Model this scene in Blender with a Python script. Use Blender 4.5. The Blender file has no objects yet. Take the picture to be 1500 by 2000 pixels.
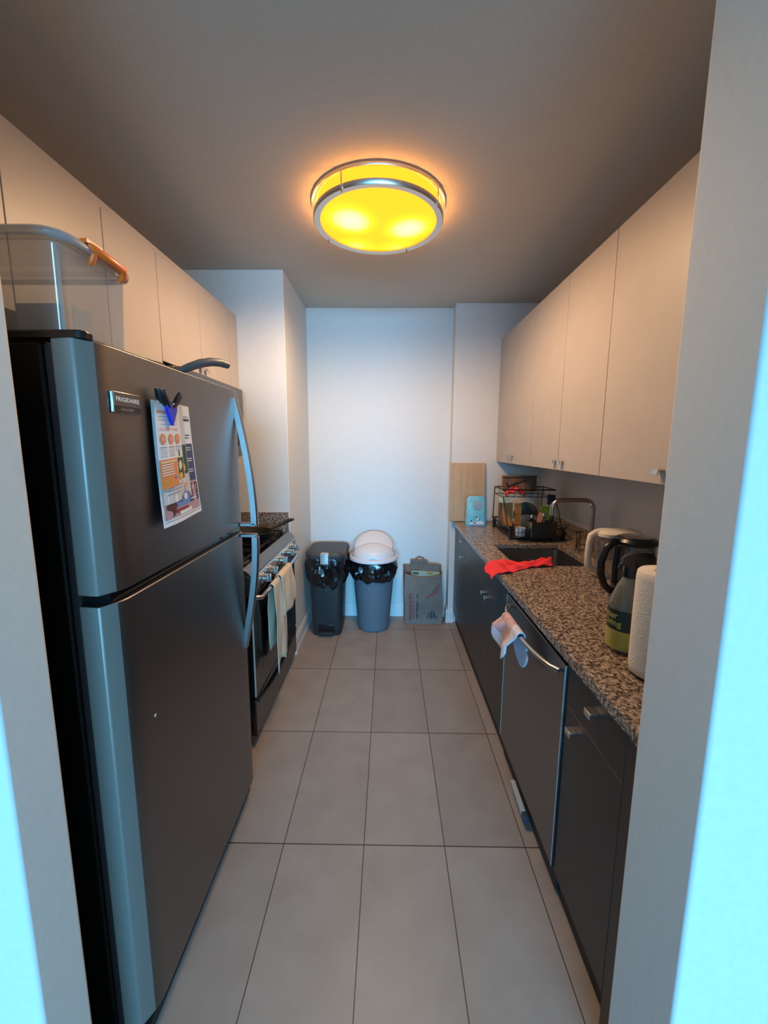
import bpy, bmesh, math, random
from mathutils import Vector, Matrix, noise
C = bpy.context.scene.collection
random.seed(4)
PI = math.pi
# ---------------------------------------------------------------- camera
cd = bpy.data.cameras.new('camera'); cam = bpy.data.objects.new('camera', cd); C.objects.link(cam)
bpy.context.scene.camera = cam
cd.sensor_fit = 'VERTICAL'; cd.sensor_height = 36.0; cd.lens = 787.84 / 2000 * 36.0
cd.shift_y = -13.5 / 2000 * -1 * -1
cd.clip_start = 0.02
PITCH, YAW, ROLL, CAMZ = .1443, .0109, .0053, 1.4983
cy, sy = math.cos(YAW), math.sin(YAW); cp, sp = math.cos(PITCH), math.sin(PITCH)
fw = Vector((-sy*cp, cy*cp, -sp)); rt = Vector((cy, sy, 0)); up = rt.cross(fw)
r2 = rt*math.cos(ROLL) + up*math.sin(ROLL); u2 = -rt*math.sin(ROLL) + up*math.cos(ROLL)
cam.matrix_world = Matrix(((r2.x, u2.x, -fw.x, 0), (r2.y, u2.y, -fw.y, 0), (r2.z, u2.z, -fw.z, CAMZ), (0, 0, 0, 1)))
# ---------------------------------------------------------------- world, exposure, light
sc = bpy.context.scene
sc.view_settings.view_transform = 'Standard'; sc.view_settings.look = 'None'
sc.view_settings.gamma = 1.0; sc.view_settings.exposure = 0.06; sc.view_settings.use_curve_mapping = False
w = bpy.data.worlds.new('world'); sc.world = w; w.use_nodes = True
w.node_tree.nodes['Background'].inputs[0].default_value = (.55, .75, 1, 1)
w.node_tree.nodes['Background'].inputs[1].default_value = .25
def area(name, loc, rot, sx, sy_, col, power):
    l = bpy.data.lights.new(name, 'AREA'); l.shape = 'RECTANGLE'; l.size = sx; l.size_y = sy_
    l.color = col; l.energy = power
    o = bpy.data.objects.new(name, l); C.objects.link(o); o.location = loc; o.rotation_euler = rot
    return o
day = area('daylight_window', (-.1, -6.05, 1.75), (PI/2-math.radians(13), 0, 0), 3.4, 1.3, (.13, .55, 1.0), 98)
day.data.spread = math.radians(64)
day2 = area('daylight_side', (1.6, -6.04, 1.6), (PI/2-math.radians(5), 0, math.radians(8)), 2.2, 1.6, (.30, .67, 1.0), 200)
day2.data.spread = math.radians(165)
sc.cycles.caustics_reflective = False; sc.cycles.caustics_refractive = False
LAMP_POWER = 12.5
LAMP_COL = (1.0, .655, .375)

# ---------------------------------------------------------------- materials
MATS = {}
def mat(name, col, rough=.5, metal=0.0, **k):
    m = bpy.data.materials.new(name); m.use_nodes = True
    b = m.node_tree.nodes['Principled BSDF']
    b.inputs['Base Color'].default_value = (*col, 1); b.inputs['Roughness'].default_value = rough
    b.inputs['Metallic'].default_value = metal
    if 'spec' in k: b.inputs['Specular IOR Level'].default_value = k['spec']
    if 'trans' in k: b.inputs['Transmission Weight'].default_value = k['trans']
    if 'ior' in k: b.inputs['IOR'].default_value = k['ior']
    if 'coat' in k: b.inputs['Coat Weight'].default_value = k['coat']
    if 'aniso' in k: b.inputs['Anisotropic'].default_value = k['aniso']
    if 'sheen' in k: b.inputs['Sheen Weight'].default_value = k['sheen']
    if 'alpha' in k: b.inputs['Alpha'].default_value = k['alpha']
    if 'em' in k:
        b.inputs['Emission Color'].default_value = (*k['em'], 1); b.inputs['Emission Strength'].default_value = k.get('es', 1)
    MATS[name] = m
    return m
def nd(m, t, **k):
    n = m.node_tree.nodes.new(t)
    for a, v in k.items(): setattr(n, a, v)
    return n
def lk(m, a, b): m.node_tree.links.new(a, b)
def coords(m, kind='Object', scale=(1, 1, 1)):
    t = nd(m, 'ShaderNodeTexCoord'); mp = nd(m, 'ShaderNodeMapping'); mp.inputs['Scale'].default_value = scale
    lk(m, t.outputs[kind], mp.inputs[0]); return mp.outputs[0]
def noisy(m, scale, c1, c2, detail=4, stretch=(1, 1, 1), lo=.35, hi=.65, bump=0, bdist=.001, rough=None):
    b = m.node_tree.nodes['Principled BSDF']
    n = nd(m, 'ShaderNodeTexNoise'); n.inputs['Scale'].default_value = scale; n.inputs['Detail'].default_value = detail
    lk(m, coords(m, 'Object', stretch), n.inputs['Vector'])
    r = nd(m, 'ShaderNodeValToRGB'); r.color_ramp.elements[0].position = lo; r.color_ramp.elements[1].position = hi
    r.color_ramp.elements[0].color = (*c1, 1); r.color_ramp.elements[1].color = (*c2, 1)
    lk(m, n.outputs[0], r.inputs[0]); lk(m, r.outputs[0], b.inputs['Base Color'])
    if bump:
        bp = nd(m, 'ShaderNodeBump'); bp.inputs['Strength'].default_value = bump; bp.inputs['Distance'].default_value = bdist
        lk(m, n.outputs[0], bp.inputs['Height']); lk(m, bp.outputs[0], b.inputs['Normal'])
    return m
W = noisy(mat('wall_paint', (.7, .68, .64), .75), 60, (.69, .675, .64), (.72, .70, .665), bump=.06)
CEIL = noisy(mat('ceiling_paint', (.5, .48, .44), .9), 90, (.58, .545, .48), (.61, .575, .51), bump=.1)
TRIM = mat('trim_paint', (.72, .72, .70), .4)
UPC = noisy(mat('upper_cabinet_laminate', (.66, .56, .49), .42), 8, (.47, .41, .365), (.49, .43, .385))
DARKC = noisy(mat('espresso_laminate', (.02, .018, .018), .36), 14, (.020, .017, .018), (.027, .023, .023), stretch=(1, 1, .08), bump=.03)
EDGE = mat('lit_door_edge', (.20, .18, .165), .45)  # lighter than the dark fronts: light caught by their edges, put into the colour
EDGEB = mat('bright_metal_edge', (.75, .77, .77), .35, .3)
KICK = mat('toe_kick_black', (.02, .018, .017), .6)
SEAM = mat('seam_shadow_brown', (.10, .06, .05), .7)
def brushed(name, col, rough, axis=(2, 2, 300), amt=.05, metal=1.0, **k):
    m = mat(name, col, rough, metal, **k)
    b = m.node_tree.nodes['Principled BSDF']
    n = nd(m, 'ShaderNodeTexNoise'); n.inputs['Scale'].default_value = 3; n.inputs['Detail'].default_value = 3
    lk(m, coords(m, 'Object', axis), n.inputs['Vector'])
    mr = nd(m, 'ShaderNodeMapRange'); mr.inputs[3].default_value = rough-amt; mr.inputs[4].default_value = rough+amt
    lk(m, n.outputs[0], mr.inputs[0]); lk(m, mr.outputs[0], b.inputs['Roughness'])
    return m
STEEL = brushed('brushed_steel', (.21, .19, .18), .38, axis=(2, 200, 2))
STEELD = brushed('dishwasher_steel', (.25, .24, .235), .38, axis=(2, 200, 2))
STEELS = brushed('sink_steel', (.30, .30, .30), .32)
HAND = mat('polished_handle_metal', (.50, .50, .50), .28, 1.0)
NICK = mat('satin_nickel', (.62, .58, .52), .3, 1.0)
FAUC = mat('faucet_nickel', (.42, .38, .34), .27, 1.0)
BLK = mat('black_plastic', (.010, .010, .011), .35)
BLKG = mat('black_gloss', (.006, .006, .007), .12)
BLKM = mat('black_matte', (.02, .02, .021), .6)
FBODY = mat('fridge_black_side', (.0025, .0025, .003), .5, spec=.2)
IRON = mat('cast_iron', (.012, .012, .012), .6, spec=.25)
LIDG = mat('dark_grey_lid', (.045, .045, .045), .5)
BINK = noisy(mat('step_bin_black', (.014, .018, .02), .45), 200, (.013, .017, .019), (.018, .022, .024), bump=.1)
LINER = mat('liner_black_film', (.006, .006, .007), .22, spec=.6)
BING = mat('bin_slate_grey', (.115, .14, .165), .5)
BINW = mat('bin_lid_white', (.72, .655, .64), .4)
SILV = mat('silver_button', (.60, .64, .62), .3, .7)
def glass(name, col, alpha, rough=.06):
    m = bpy.data.materials.new(name); m.use_nodes = True; m.node_tree.nodes.clear(); MATS[name] = m
    out = nd(m, 'ShaderNodeOutputMaterial'); tr = nd(m, 'ShaderNodeBsdfTransparent'); df = nd(m, 'ShaderNodeBsdfDiffuse'); gl = nd(m, 'ShaderNodeBsdfGlossy')
    df.inputs[0].default_value = (*col, 1); gl.inputs['Roughness'].default_value = rough; tr.inputs[0].default_value = (.93, .94, .94, 1)
    a = nd(m, 'ShaderNodeMixShader'); a.inputs[0].default_value = alpha; lk(m, tr.outputs[0], a.inputs[1]); lk(m, df.outputs[0], a.inputs[2])
    lw = nd(m, 'ShaderNodeLayerWeight'); lw.inputs[0].default_value = .5
    pw = nd(m, 'ShaderNodeMath', operation='POWER'); lk(m, lw.outputs['Facing'], pw.inputs[0]); pw.inputs[1].default_value = 4
    fr = nd(m, 'ShaderNodeMath', operation='MULTIPLY_ADD'); lk(m, pw.outputs[0], fr.inputs[0]); fr.inputs[1].default_value = .5; fr.inputs[2].default_value = .05
    b = nd(m, 'ShaderNodeMixShader'); lk(m, fr.outputs[0], b.inputs[0]); lk(m, a.outputs[0], b.inputs[1]); lk(m, gl.outputs[0], b.inputs[2]); lk(m, b.outputs[0], out.inputs[0])
    return m
CLEAR = glass('clear_plastic', (.60, .60, .62), .16, .12)
CLEARL = glass('clear_plastic_lid', (.60, .60, .62), .40, .2)
GLS = glass('clear_glass', (.30, .31, .31), .14, .05)
SMOKE = glass('kettle_glass', (.16, .16, .15), .45, .05)
BOTL = glass('bottle_plastic', (.25, .26, .24), .5, .08)
ORNG = mat('latch_orange', (.95, .17, .02), .4)
BAMB = noisy(mat('bamboo', (.5, .3, .14), .5), 5, (.50, .305, .15), (.58, .37, .19), stretch=(14, 14, .7))
WOODB = noisy(mat('brown_wood', (.2, .1, .05), .55), 6, (.13, .06, .03), (.22, .11, .055), stretch=(8, 8, 1))
WOODO = noisy(mat('orange_wood', (.4, .2, .07), .5), 6, (.48, .19, .035), (.58, .26, .06), stretch=(8, 8, 1))
RED = noisy(mat('red_cloth', (.9, .04, .05), .8), 300, (.78, .022, .03), (.95, .045, .055), bump=.4)
REDP = mat('red_plastic', (.65, .02, .03), .4)
GREENP = mat('green_plastic', (.12, .22, .02), .5)
MINT = mat('mint_plastic', (.50, .68, .55), .5)
WHITEP = mat('white_plastic', (.80, .74, .68), .35)
CERAM = mat('white_ceramic', (.75, .72, .70), .25)
KNAVY = mat('kettle_black', (.006, .009, .014), .3)
LGRN = mat('label_dark_green', (.008, .028, .030), .5)
LYEL = mat('label_yellow', (.42, .38, .09), .5)
TYEL = mat('text_yellow', (.42, .40, .10), .5)
PAPT = noisy(mat('paper_towel', (.8, .76, .7), .95), 220, (.74, .68, .61), (.84, .78, .71), bump=.8, bdist=.003)
TOWB = noisy(mat('beige_towel', (.7, .58, .42), .95), 260, (.66, .53, .38), (.78, .65, .48), bump=.6, bdist=.002, )
TOWL = noisy(mat('linen_towel', (.62, .56, .44), .95), 180, (.58, .52, .41), (.68, .62, .50), bump=.3)
WASH = noisy(mat('white_washcloth', (.75, .72, .80), .95), 350, (.66, .64, .74), (.82, .79, .86), bump=.8, bdist=.003)
WASHP = noisy(mat('stained_washcloth', (.6, .36, .34), .95), 26, (.60, .30, .26), (.66, .52, .54), bump=.5, lo=.35, hi=.7)
KRAFT = noisy(mat('kraft_paper', (.2, .165, .135), .85), 9, (.165, .135, .11), (.21, .175, .145), bump=.5, bdist=.01)
KRAFTD = mat('kraft_paper_inside', (.12, .09, .065), .85)
PAPW = mat('paper_white', (.80, .82, .84), .6)
PAPG = mat('paper_grey', (.62, .60, .57), .6)
ORP = mat('print_orange', (.80, .27, .07), .55)
PKP = mat('print_pink', (.85, .35, .32), .55)
NVP = mat('print_navy', (.045, .06, .16), .55)
BLP = mat('print_blue', (.14, .26, .62), .55)
DGP = mat('print_green', (.035, .075, .03), .55)
YLP = mat('print_yellow', (.85, .43, .03), .55)
BRP = mat('print_brown', (.12, .03, .025), .55)
PRP = mat('print_dusty_pink', (.50, .30, .33), .55)
INK = mat('print_ink', (.06, .06, .08), .6)
INKL = mat('print_grey', (.35, .38, .42), .6)
INKR = mat('print_red', (.30, .045, .05), .7)
CREAM = mat('print_cream', (.80, .72, .48), .55)
BLUEC = mat('clip_blue', (.012, .02, .5), .2)
COFB = noisy(mat('coffee_bag_blue', (.1, .5, .7), .4), 20, (.13, .52, .66), (.26, .66, .74), bump=.5, bdist=.004)
COFG = mat('coffee_bag_grey', (.35, .42, .42), .5)
# granite
GRAN = mat('granite', (.3, .25, .2), .22)
def granite(m):
    b = m.node_tree.nodes['Principled BSDF']; co = coords(m)
    v = nd(m, 'ShaderNodeTexNoise'); v.inputs['Scale'].default_value = 115; v.inputs['Detail'].default_value = 3; v.inputs['Roughness'].default_value = .6
    lk(m, co, v.inputs['Vector'])
    r = nd(m, 'ShaderNodeValToRGB'); cr = r.color_ramp
    cr.elements[0].position = .36; cr.elements[0].color = (.028, .022, .019, 1)
    cr.elements[1].position = .68; cr.elements[1].color = (.60, .53, .46, 1)
    e = cr.elements.new(.44); e.color = (.13, .095, .075, 1)
    e = cr.elements.new(.52); e.color = (.34, .25, .19, 1)
    e = cr.elements.new(.60); e.color = (.44, .355, .29, 1)
    lk(m, v.outputs[0], r.inputs[0])
    v2 = nd(m, 'ShaderNodeTexVoronoi'); v2.inputs['Scale'].default_value = 210; lk(m, co, v2.inputs['Vector'])
    r2_ = nd(m, 'ShaderNodeValToRGB'); r2_.color_ramp.elements[0].position = .0; r2_.color_ramp.elements[0].color = (.25, .25, .25, 1)
    r2_.color_ramp.elements[1].position = .25; r2_.color_ramp.elements[1].color = (1, 1, 1, 1)
    sep = nd(m, 'ShaderNodeSeparateColor'); lk(m, v2.outputs['Color'], sep.inputs[0]); lk(m, sep.outputs[0], r2_.inputs[0])
    mx = nd(m, 'ShaderNodeMixRGB', blend_type='MULTIPLY'); mx.inputs[0].default_value = .8
    lk(m, r.outputs[0], mx.inputs[1]); lk(m, r2_.outputs[0], mx.inputs[2]); lk(m, mx.outputs[0], b.inputs['Base Color'])
granite(GRAN)
# floor tile: 305 x 610 mm grid with grout
TILE = mat('floor_tile', (.3, .26, .24), .42)
def tile(m):
    b = m.node_tree.nodes['Principled BSDF']
    t = nd(m, 'ShaderNodeTexCoord'); s = nd(m, 'ShaderNodeSeparateXYZ'); lk(m, t.outputs['Object'], s.inputs[0])
    def math_(op, a, bval=None, cval=None):
        n = nd(m, 'ShaderNodeMath', operation=op)
        if hasattr(a, 'node'): lk(m, a, n.inputs[0])
        else: n.inputs[0].default_value = a
        if bval is not None:
            if hasattr(bval, 'node'): lk(m, bval, n.inputs[1])
            else: n.inputs[1].default_value = bval
        return n.outputs[0]
    def line(o, off, step, half):
        q = math_('DIVIDE', math_('ADD', o, off), step)
        fr = math_('ABSOLUTE', math_('SUBTRACT', math_('FRACT', math_('ADD', q, .5)), .5))
        return math_('LESS_THAN', fr, half/step), math_('FLOOR', q)
    lx, ix = line(s.outputs[0], .0835+3.05, .305, .0017)
    ly, iy = line(s.outputs[1], -1.33+6.1, .61, .0022)
    g = math_('MAXIMUM', lx, ly)
    cell = nd(m, 'ShaderNodeCombineXYZ'); lk(m, ix, cell.inputs[0]); lk(m, iy, cell.inputs[1])
    wn = nd(m, 'ShaderNodeTexWhiteNoise'); lk(m, cell.outputs[0], wn.inputs[0])
    n = nd(m, 'ShaderNodeTexNoise'); n.inputs['Scale'].default_value = 7; n.inputs['Detail'].default_value = 8
    lk(m, t.outputs['Object'], n.inputs['Vector'])
    r = nd(m, 'ShaderNodeValToRGB'); r.color_ramp.elements[0].position = .3; r.color_ramp.elements[1].position = .7
    r.color_ramp.elements[0].color = (.305, .248, .212, 1); r.color_ramp.elements[1].color = (.355, .295, .25, 1)
    lk(m, n.outputs[0], r.inputs[0])
    hs = nd(m, 'ShaderNodeHueSaturation'); lk(m, r.outputs[0], hs.inputs['Color'])
    mr = nd(m, 'ShaderNodeMapRange'); mr.inputs[3].default_value = .92; mr.inputs[4].default_value = 1.07
    lk(m, wn.outputs[0], mr.inputs[0]); lk(m, mr.outputs[0], hs.inputs['Value'])
    mx = nd(m, 'ShaderNodeMixRGB'); mx.inputs[2].default_value = (.045, .032, .028, 1)
    lk(m, g, mx.inputs[0]); lk(m, hs.outputs[0], mx.inputs[1]); lk(m, mx.outputs[0], b.inputs['Base Color'])
    bp = nd(m, 'ShaderNodeBump'); bp.inputs['Strength'].default_value = .5; bp.inputs['Distance'].default_value = .002
    inv = math_('SUBTRACT', 1.0, g); lk(m, inv, bp.inputs['Height']); lk(m, bp.outputs[0], b.inputs['Normal'])
tile(TILE)

# ---------------------------------------------------------------- mesh helpers
class MB:
    def __init__(s): s.v = []; s.f = []; s.mi = []; s.mats = []; s.cur = 0
    def use(s, m):
        if m not in s.mats: s.mats.append(m)
        s.cur = s.mats.index(m); return s
    def add(s, vs, fs):
        n = len(s.v); s.v += [Vector(v) for v in vs]
        for f in fs: s.f.append([i+n for i in f]); s.mi.append(s.cur)
        return s
    def box(s, x0, x1, y0, y1, z0, z1):
        return s.add([(x0, y0, z0), (x1, y0, z0), (x1, y1, z0), (x0, y1, z0), (x0, y0, z1), (x1, y0, z1), (x1, y1, z1), (x0, y1, z1)],
                     [(0, 3, 2, 1), (4, 5, 6, 7), (0, 1, 5, 4), (1, 2, 6, 5), (2, 3, 7, 6), (3, 0, 4, 7)])
    def quad(s, a, b, c, d): return s.add([a, b, c, d], [(0, 1, 2, 3)])
    def tube(s, path, r, n=10, cap=True, flat=None):
        P = [Vector(p) for p in path]; R = r if isinstance(r, (list, tuple)) else [r]*len(P)
        vs = []; up_ = None
        for i, p in enumerate(P):
            d = (P[min(i+1, len(P)-1)] - P[max(i-1, 0)]).normalized()
            if up_ is None:
                up_ = Vector((0, 0, 1)) if abs(d.z) < .9 else Vector((0, 1, 0))
            a = d.cross(up_).normalized(); b = a.cross(d).normalized(); up_ = b
            fa, fb = (1, 1) if flat is None else flat
            for k in range(n):
                t = 2*PI*k/n; vs.append(p + a*math.cos(t)*R[i]*fa + b*math.sin(t)*R[i]*fb)
        fs = []
        for i in range(len(P)-1):
            for k in range(n): fs.append((i*n+k, i*n+(k+1) % n, (i+1)*n+(k+1) % n, (i+1)*n+k))
        if cap: fs += [tuple(range(n-1, -1, -1)), tuple(range((len(P)-1)*n, len(P)*n))]
        return s.add(vs, fs)
    def lathe(s, prof, c=(0, 0, 0), n=32, ax='z', sx=1, sy_=1):
        vs = []; fs = []
        for r, z in prof:
            for k in range(n):
                t = 2*PI*k/n; x, y = r*math.cos(t)*sx, r*math.sin(t)*sy_
                if ax == 'z': v = (c[0]+x, c[1]+y, c[2]+z)
                elif ax == 'x': v = (c[0]+z, c[1]+x, c[2]+y)
                else: v = (c[0]+y, c[1]+z, c[2]+x)
                vs.append(v)
        for i in range(len(prof)-1):
            for k in range(n): fs.append((i*n+k, i*n+(k+1) % n, (i+1)*n+(k+1) % n, (i+1)*n+k))
        if prof[0][0] > 1e-6 and getattr(s, 'capl', True): fs.append(tuple(range(n-1, -1, -1)))
        if prof[-1][0] > 1e-6 and getattr(s, 'capl', True): fs.append(tuple(range((len(prof)-1)*n, len(prof)*n)))
        return s.add(vs, fs)
    def loops(s, rings, cap0=True, cap1=True, closed=True):
        n = len(rings[0]); vs = [v for r in rings for v in r]; fs = []
        for i in range(len(rings)-1):
            for k in range(n if closed else n-1): fs.append((i*n+k, i*n+(k+1) % n, (i+1)*n+(k+1) % n, (i+1)*n+k))
        if cap0: fs.append(tuple(range(n-1, -1, -1)))
        if cap1: fs.append(tuple(range((len(rings)-1)*n, len(rings)*n)))
        return s.add(vs, fs)
    def grid(s, fn, nu, nv):
        vs = [fn(i/nu, j/nv) for j in range(nv+1) for i in range(nu+1)]
        fs = [(j*(nu+1)+i, j*(nu+1)+i+1, (j+1)*(nu+1)+i+1, (j+1)*(nu+1)+i) for j in range(nv) for i in range(nu)]
        return s.add(vs, fs)
    def build(s, name, m=None, parent=None, smooth=None, bevel=0, solid=0, sub=0, seg=2, recalc=True):
        if m is not None and not s.mats: s.mats = [m]; s.mi = [0]*len(s.f)
        mn = Vector((min(v.x for v in s.v), min(v.y for v in s.v), min(v.z for v in s.v)))
        mxv = Vector((max(v.x for v in s.v), max(v.y for v in s.v), max(v.z for v in s.v)))
        c = Vector(((mn.x+mxv.x)/2, (mn.y+mxv.y)/2, mn.z))
        if name in ('floor', 'ceiling'): c = Vector((0, 0, 0))
        me = bpy.data.meshes.new(name); me.from_pydata([v-c for v in s.v], [], s.f)
        for mm in s.mats: me.materials.append(mm)
        for p, i in zip(me.polygons, s.mi): p.material_index = i
        if recalc:
            bm = bmesh.new(); bm.from_mesh(me); bmesh.ops.recalc_face_normals(bm, faces=bm.faces); bm.to_mesh(me); bm.free()
        o = bpy.data.objects.new(name, me); C.objects.link(o)
        o.location = c
        if parent is not None:
            o.parent = parent; o.location = c - Vector(parent.get('_w', (0, 0, 0))) if '_w' in parent else c
            o['_w'] = tuple(c) if '_w' in parent else None
            if o['_w'] is None: del o['_w']
        else: o['_w'] = tuple(c)
        if sub:
            md = o.modifiers.new('sub', 'SUBSURF'); md.levels = sub; md.render_levels = sub
        if solid:
            md = o.modifiers.new('solid', 'SOLIDIFY'); md.thickness = solid; md.offset = 0
        if bevel:
            md = o.modifiers.new('bevel', 'BEVEL'); md.width = bevel; md.segments = seg; md.limit_method = 'ANGLE'; md.angle_limit = .6
            smooth = 35 if smooth is None else smooth
        if smooth:
            for p in me.polygons: p.use_smooth = True
            try: me.set_sharp_from_angle(angle=math.radians(smooth))
            except Exception: pass
        return o
def props(o, label, cat, group=None):
    o['label'] = label; o['category'] = cat
    if group: o['group'] = group
    return o
def thing(name, loc, label, cat, group=None, rotz=0):
    o = bpy.data.objects.new(name, None); C.objects.link(o); o.location = loc; o.empty_display_size = .05
    if rotz: o.rotation_euler = (0, 0, rotz)
    else: o['_w'] = tuple(loc)
    return props(o, label, cat, group)
def struct(name, mb, m=None, parent=None, **k):
    o = mb.build(name, m, parent, **k)
    if parent is None: o['kind'] = 'structure'
    return o
def rrect(x0, x1, y0, y1, r, z, n=5):
    pts = []
    for cx, cy_, a0 in ((x1-r, y1-r, 0), (x0+r, y1-r, 90), (x0+r, y0+r, 180), (x1-r, y0+r, 270)):
        for k in range(n+1):
            a = math.radians(a0+90*k/n); pts.append((cx+r*math.cos(a), cy_+r*math.sin(a), z))
    return pts
def text_mesh(s, size, align='LEFT', bold=0.0, spacing=1.0):
    """outline text turned into verts/faces in the XY plane"""
    cu = bpy.data.curves.new('t', 'FONT'); cu.body = s; cu.size = size; cu.align_x = align; cu.offset = bold; cu.space_character = spacing
    cu.resolution_u = 2
    o = bpy.data.objects.new('t', cu); C.objects.link(o)
    dg = bpy.context.evaluated_depsgraph_get(); me = bpy.data.meshes.new_from_object(o.evaluated_get(dg))
    vs = [v.co.copy() for v in me.vertices]; fs = [tuple(p.vertices) for p in me.polygons]
    bpy.data.objects.remove(o); bpy.data.curves.remove(cu); bpy.data.meshes.remove(me)
    return vs, fs

# ================================================================ THE ROOM
H = 2.60; YB = 3.438; XL = -1.34; XR = 1.245
BX, BY = .515, 3.312          # right bump
LX, LY = -.675, 2.722         # left bump
F = MB().box(-3.2, 3.2, -6.3, YB+.1, -.1, 0); struct('floor', F, TILE)
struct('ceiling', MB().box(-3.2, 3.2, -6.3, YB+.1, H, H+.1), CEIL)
struct('wall_back', MB().box(LX-.1, BX+.1, YB, YB+.1, 0, H), W)
struct('wall_left', MB().box(XL-.1, XL, .58, LY, 0, H), W)
struct('wall_right', MB().box(XR, XR+.1, .60, BY, 0, H), W)
struct('wall_back_left', MB().box(XL-.1, LX, LY, YB+.1, 0, H), W, bevel=.004)
struct('wall_back_right', MB().box(BX, XR+.1, BY, YB+.1, 0, H), W, bevel=.004)
struct('wall_front_left', MB().box(-3.2, -.62, .583, .684, 0, H), W, bevel=.006)
struct('wall_front_right', MB().box(.53, 3.2, .605, .781, 0, H), W, bevel=.006)
struct('wall_side_left', MB().box(-3.3, -3.2, -6.3, .684, 0, H), W)
struct('wall_side_right', MB().box(3.2, 3.3, -6.3, .684, 0, H), W)
rw = MB(); rw.box(-3.2, -2.2, -6.4, -6.3, 0, H).box(1.7, 3.2, -6.4, -6.3, 0, H).box(-2.2, 1.7, -6.4, -6.3, 0, .35).box(-2.2, 1.7, -6.4, -6.3, 2.45, H)
struct('wall_rear', rw, W)
# baseboards with two grooves
def board(name, pts, h=.118):
    mb = MB()
    (x0, y0), (x1, y1) = pts; d = Vector((x1-x0, y1-y0, 0)).normalized(); nrm = Vector((d.y, -d.x, 0))
    prof = [(0, 0), (.016, 0), (.016, .022), (.012, .026), (.012, h-.026), (.009, h-.022), (.009, h-.004), (.006, h), (0, h)]
    rings = []
    for q in ((x0, y0), (x1, y1)):
        rings.append([Vector((q[0], q[1], 0))+nrm*a+Vector((0, 0, b)) for a, b in prof])
    mb.loops(rings); return struct(name, mb, TRIM)
board('baseboard_back', ((LX, YB-.0005), (BX, YB-.0005)))
board('baseboard_left', ((LX+.0005, LY+.02), (LX+.0005, YB-.017)))
board('baseboard_right', ((BX-.0005, YB-.017), (BX-.0005, BY-.016)))
board('baseboard_bump_right', ((BX-.016, BY-.0005), (.562, BY-.0005)))

# ================================================================ UPPER CABINETS
def pull(parent, x, y, z, s, big=1.0, m=None):
    """small L-shaped tab pull: s=-1 projects towards -x, +1 towards +x"""
    mb = MB(); w_ = .0145*big
    mb.box(min(x, x+s*.023*big), max(x, x+s*.023*big), y-w_, y+w_, z-.002, z+.003)
    xo = x+s*.023*big; mb.box(min(xo, xo-s*.004), max(xo, xo-s*.004), y-w_, y+w_, z-.015*big, z-.0021)
    o = mb.build('handle', m or NICK, parent, bevel=.0008); return o
def upper_unit(name, label, xf, s, doors, z0, z1, depth, handles, group):
    """doors: list of (y0,y1); s: direction the front faces (-1 left, +1 right)"""
    ya = min(d[0] for d in doors); yb = max(d[1] for d in doors)
    t = thing(name, (xf-s*depth/2, (ya+yb)/2, z0), label, 'cabinet', group)
    xb = xf-s*.020; xw = xf-s*depth
    MB().box(min(xb, xw), max(xb, xw), ya+.0005, yb-.0005, z0+.002, z1).build('body', UPC, t)
    MB().box(min(xb, xb+s*.0008), max(xb, xb+s*.0008), ya+.002, yb-.002, z0+.004, z1-.002).build('door_gap', SEAM, t)
    for i, (a, b) in enumerate(doors):
        d = MB().box(min(xf, xb+s*.002), max(xf, xb+s*.002), a+.0016, b-.0016, z0, z1).build('door', UPC, t, bevel=.0012)
        for hy, hz in [h for h in handles if a <= h[0] <= b]: pull(d, xf, hy, hz, s)
    return t
G1 = 'cream wall cabinets over the worktop'
UZ0, UZ1 = 1.382, 2.331
upper_unit('wall_cabinet', 'cream two-door wall cabinet above the dish rack, farthest of the right-hand row', .875, -1,
           [(2.933, 3.310), (2.517, 2.933)], UZ0, UZ1, XR-.875-.001, [(2.958, 1.437), (2.886, 1.437)], G1)
upper_unit('wall_cabinet', 'cream two-door wall cabinet above the sink, middle of the right-hand row', .875, -1,
           [(2.108, 2.517), (1.690, 2.108)], UZ0, UZ1, XR-.875-.001, [(2.140, 1.428), (2.052, 1.428)], G1)
upper_unit('wall_cabinet', 'cream wall cabinet above the kettle, nearest of the right-hand row, beside the wall end', .875, -1,
           [(1.262, 1.690), (.835, 1.262)], UZ0, UZ1, XR-.875-.001, [(1.306, 1.428), (1.222, 1.428)], G1)
G2 = 'cream wall cabinets over fridge and range'
xf = -.985; dp = .985-1.34
upper_unit('wall_cabinet', 'cream wall cabinet behind the clear storage box, nearest of the left-hand row', xf, 1,
           [(.74, 1.115), (1.115, 1.488)], 1.845, 2.298, .354, [], G2)
upper_unit('wall_cabinet', 'cream narrow wall cabinet over the far half of the fridge top', xf, 1,
           [(1.488, 1.815)], 1.845, 2.298, .354, [], G2)
upper_unit('wall_cabinet', 'cream two-door wall cabinet above the range microwave, farthest of the left-hand row', xf, 1,
           [(1.815, 2.195), (2.195, 2.580)], 1.862, 2.298, .354, [(2.168, 1.899), (2.224, 1.899)], G2)
struct('trim_1', MB().box(-1.338, -.986, 2.581, 2.7205, 1.862, 2.298).box(-.994, -.985, 2.582, 2.7205, 1.862, 2.298), UPC)
struct('trim_2', MB().box(-1.338, -.988, .74, 2.7205, 2.2985, 2.325), UPC)

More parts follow.
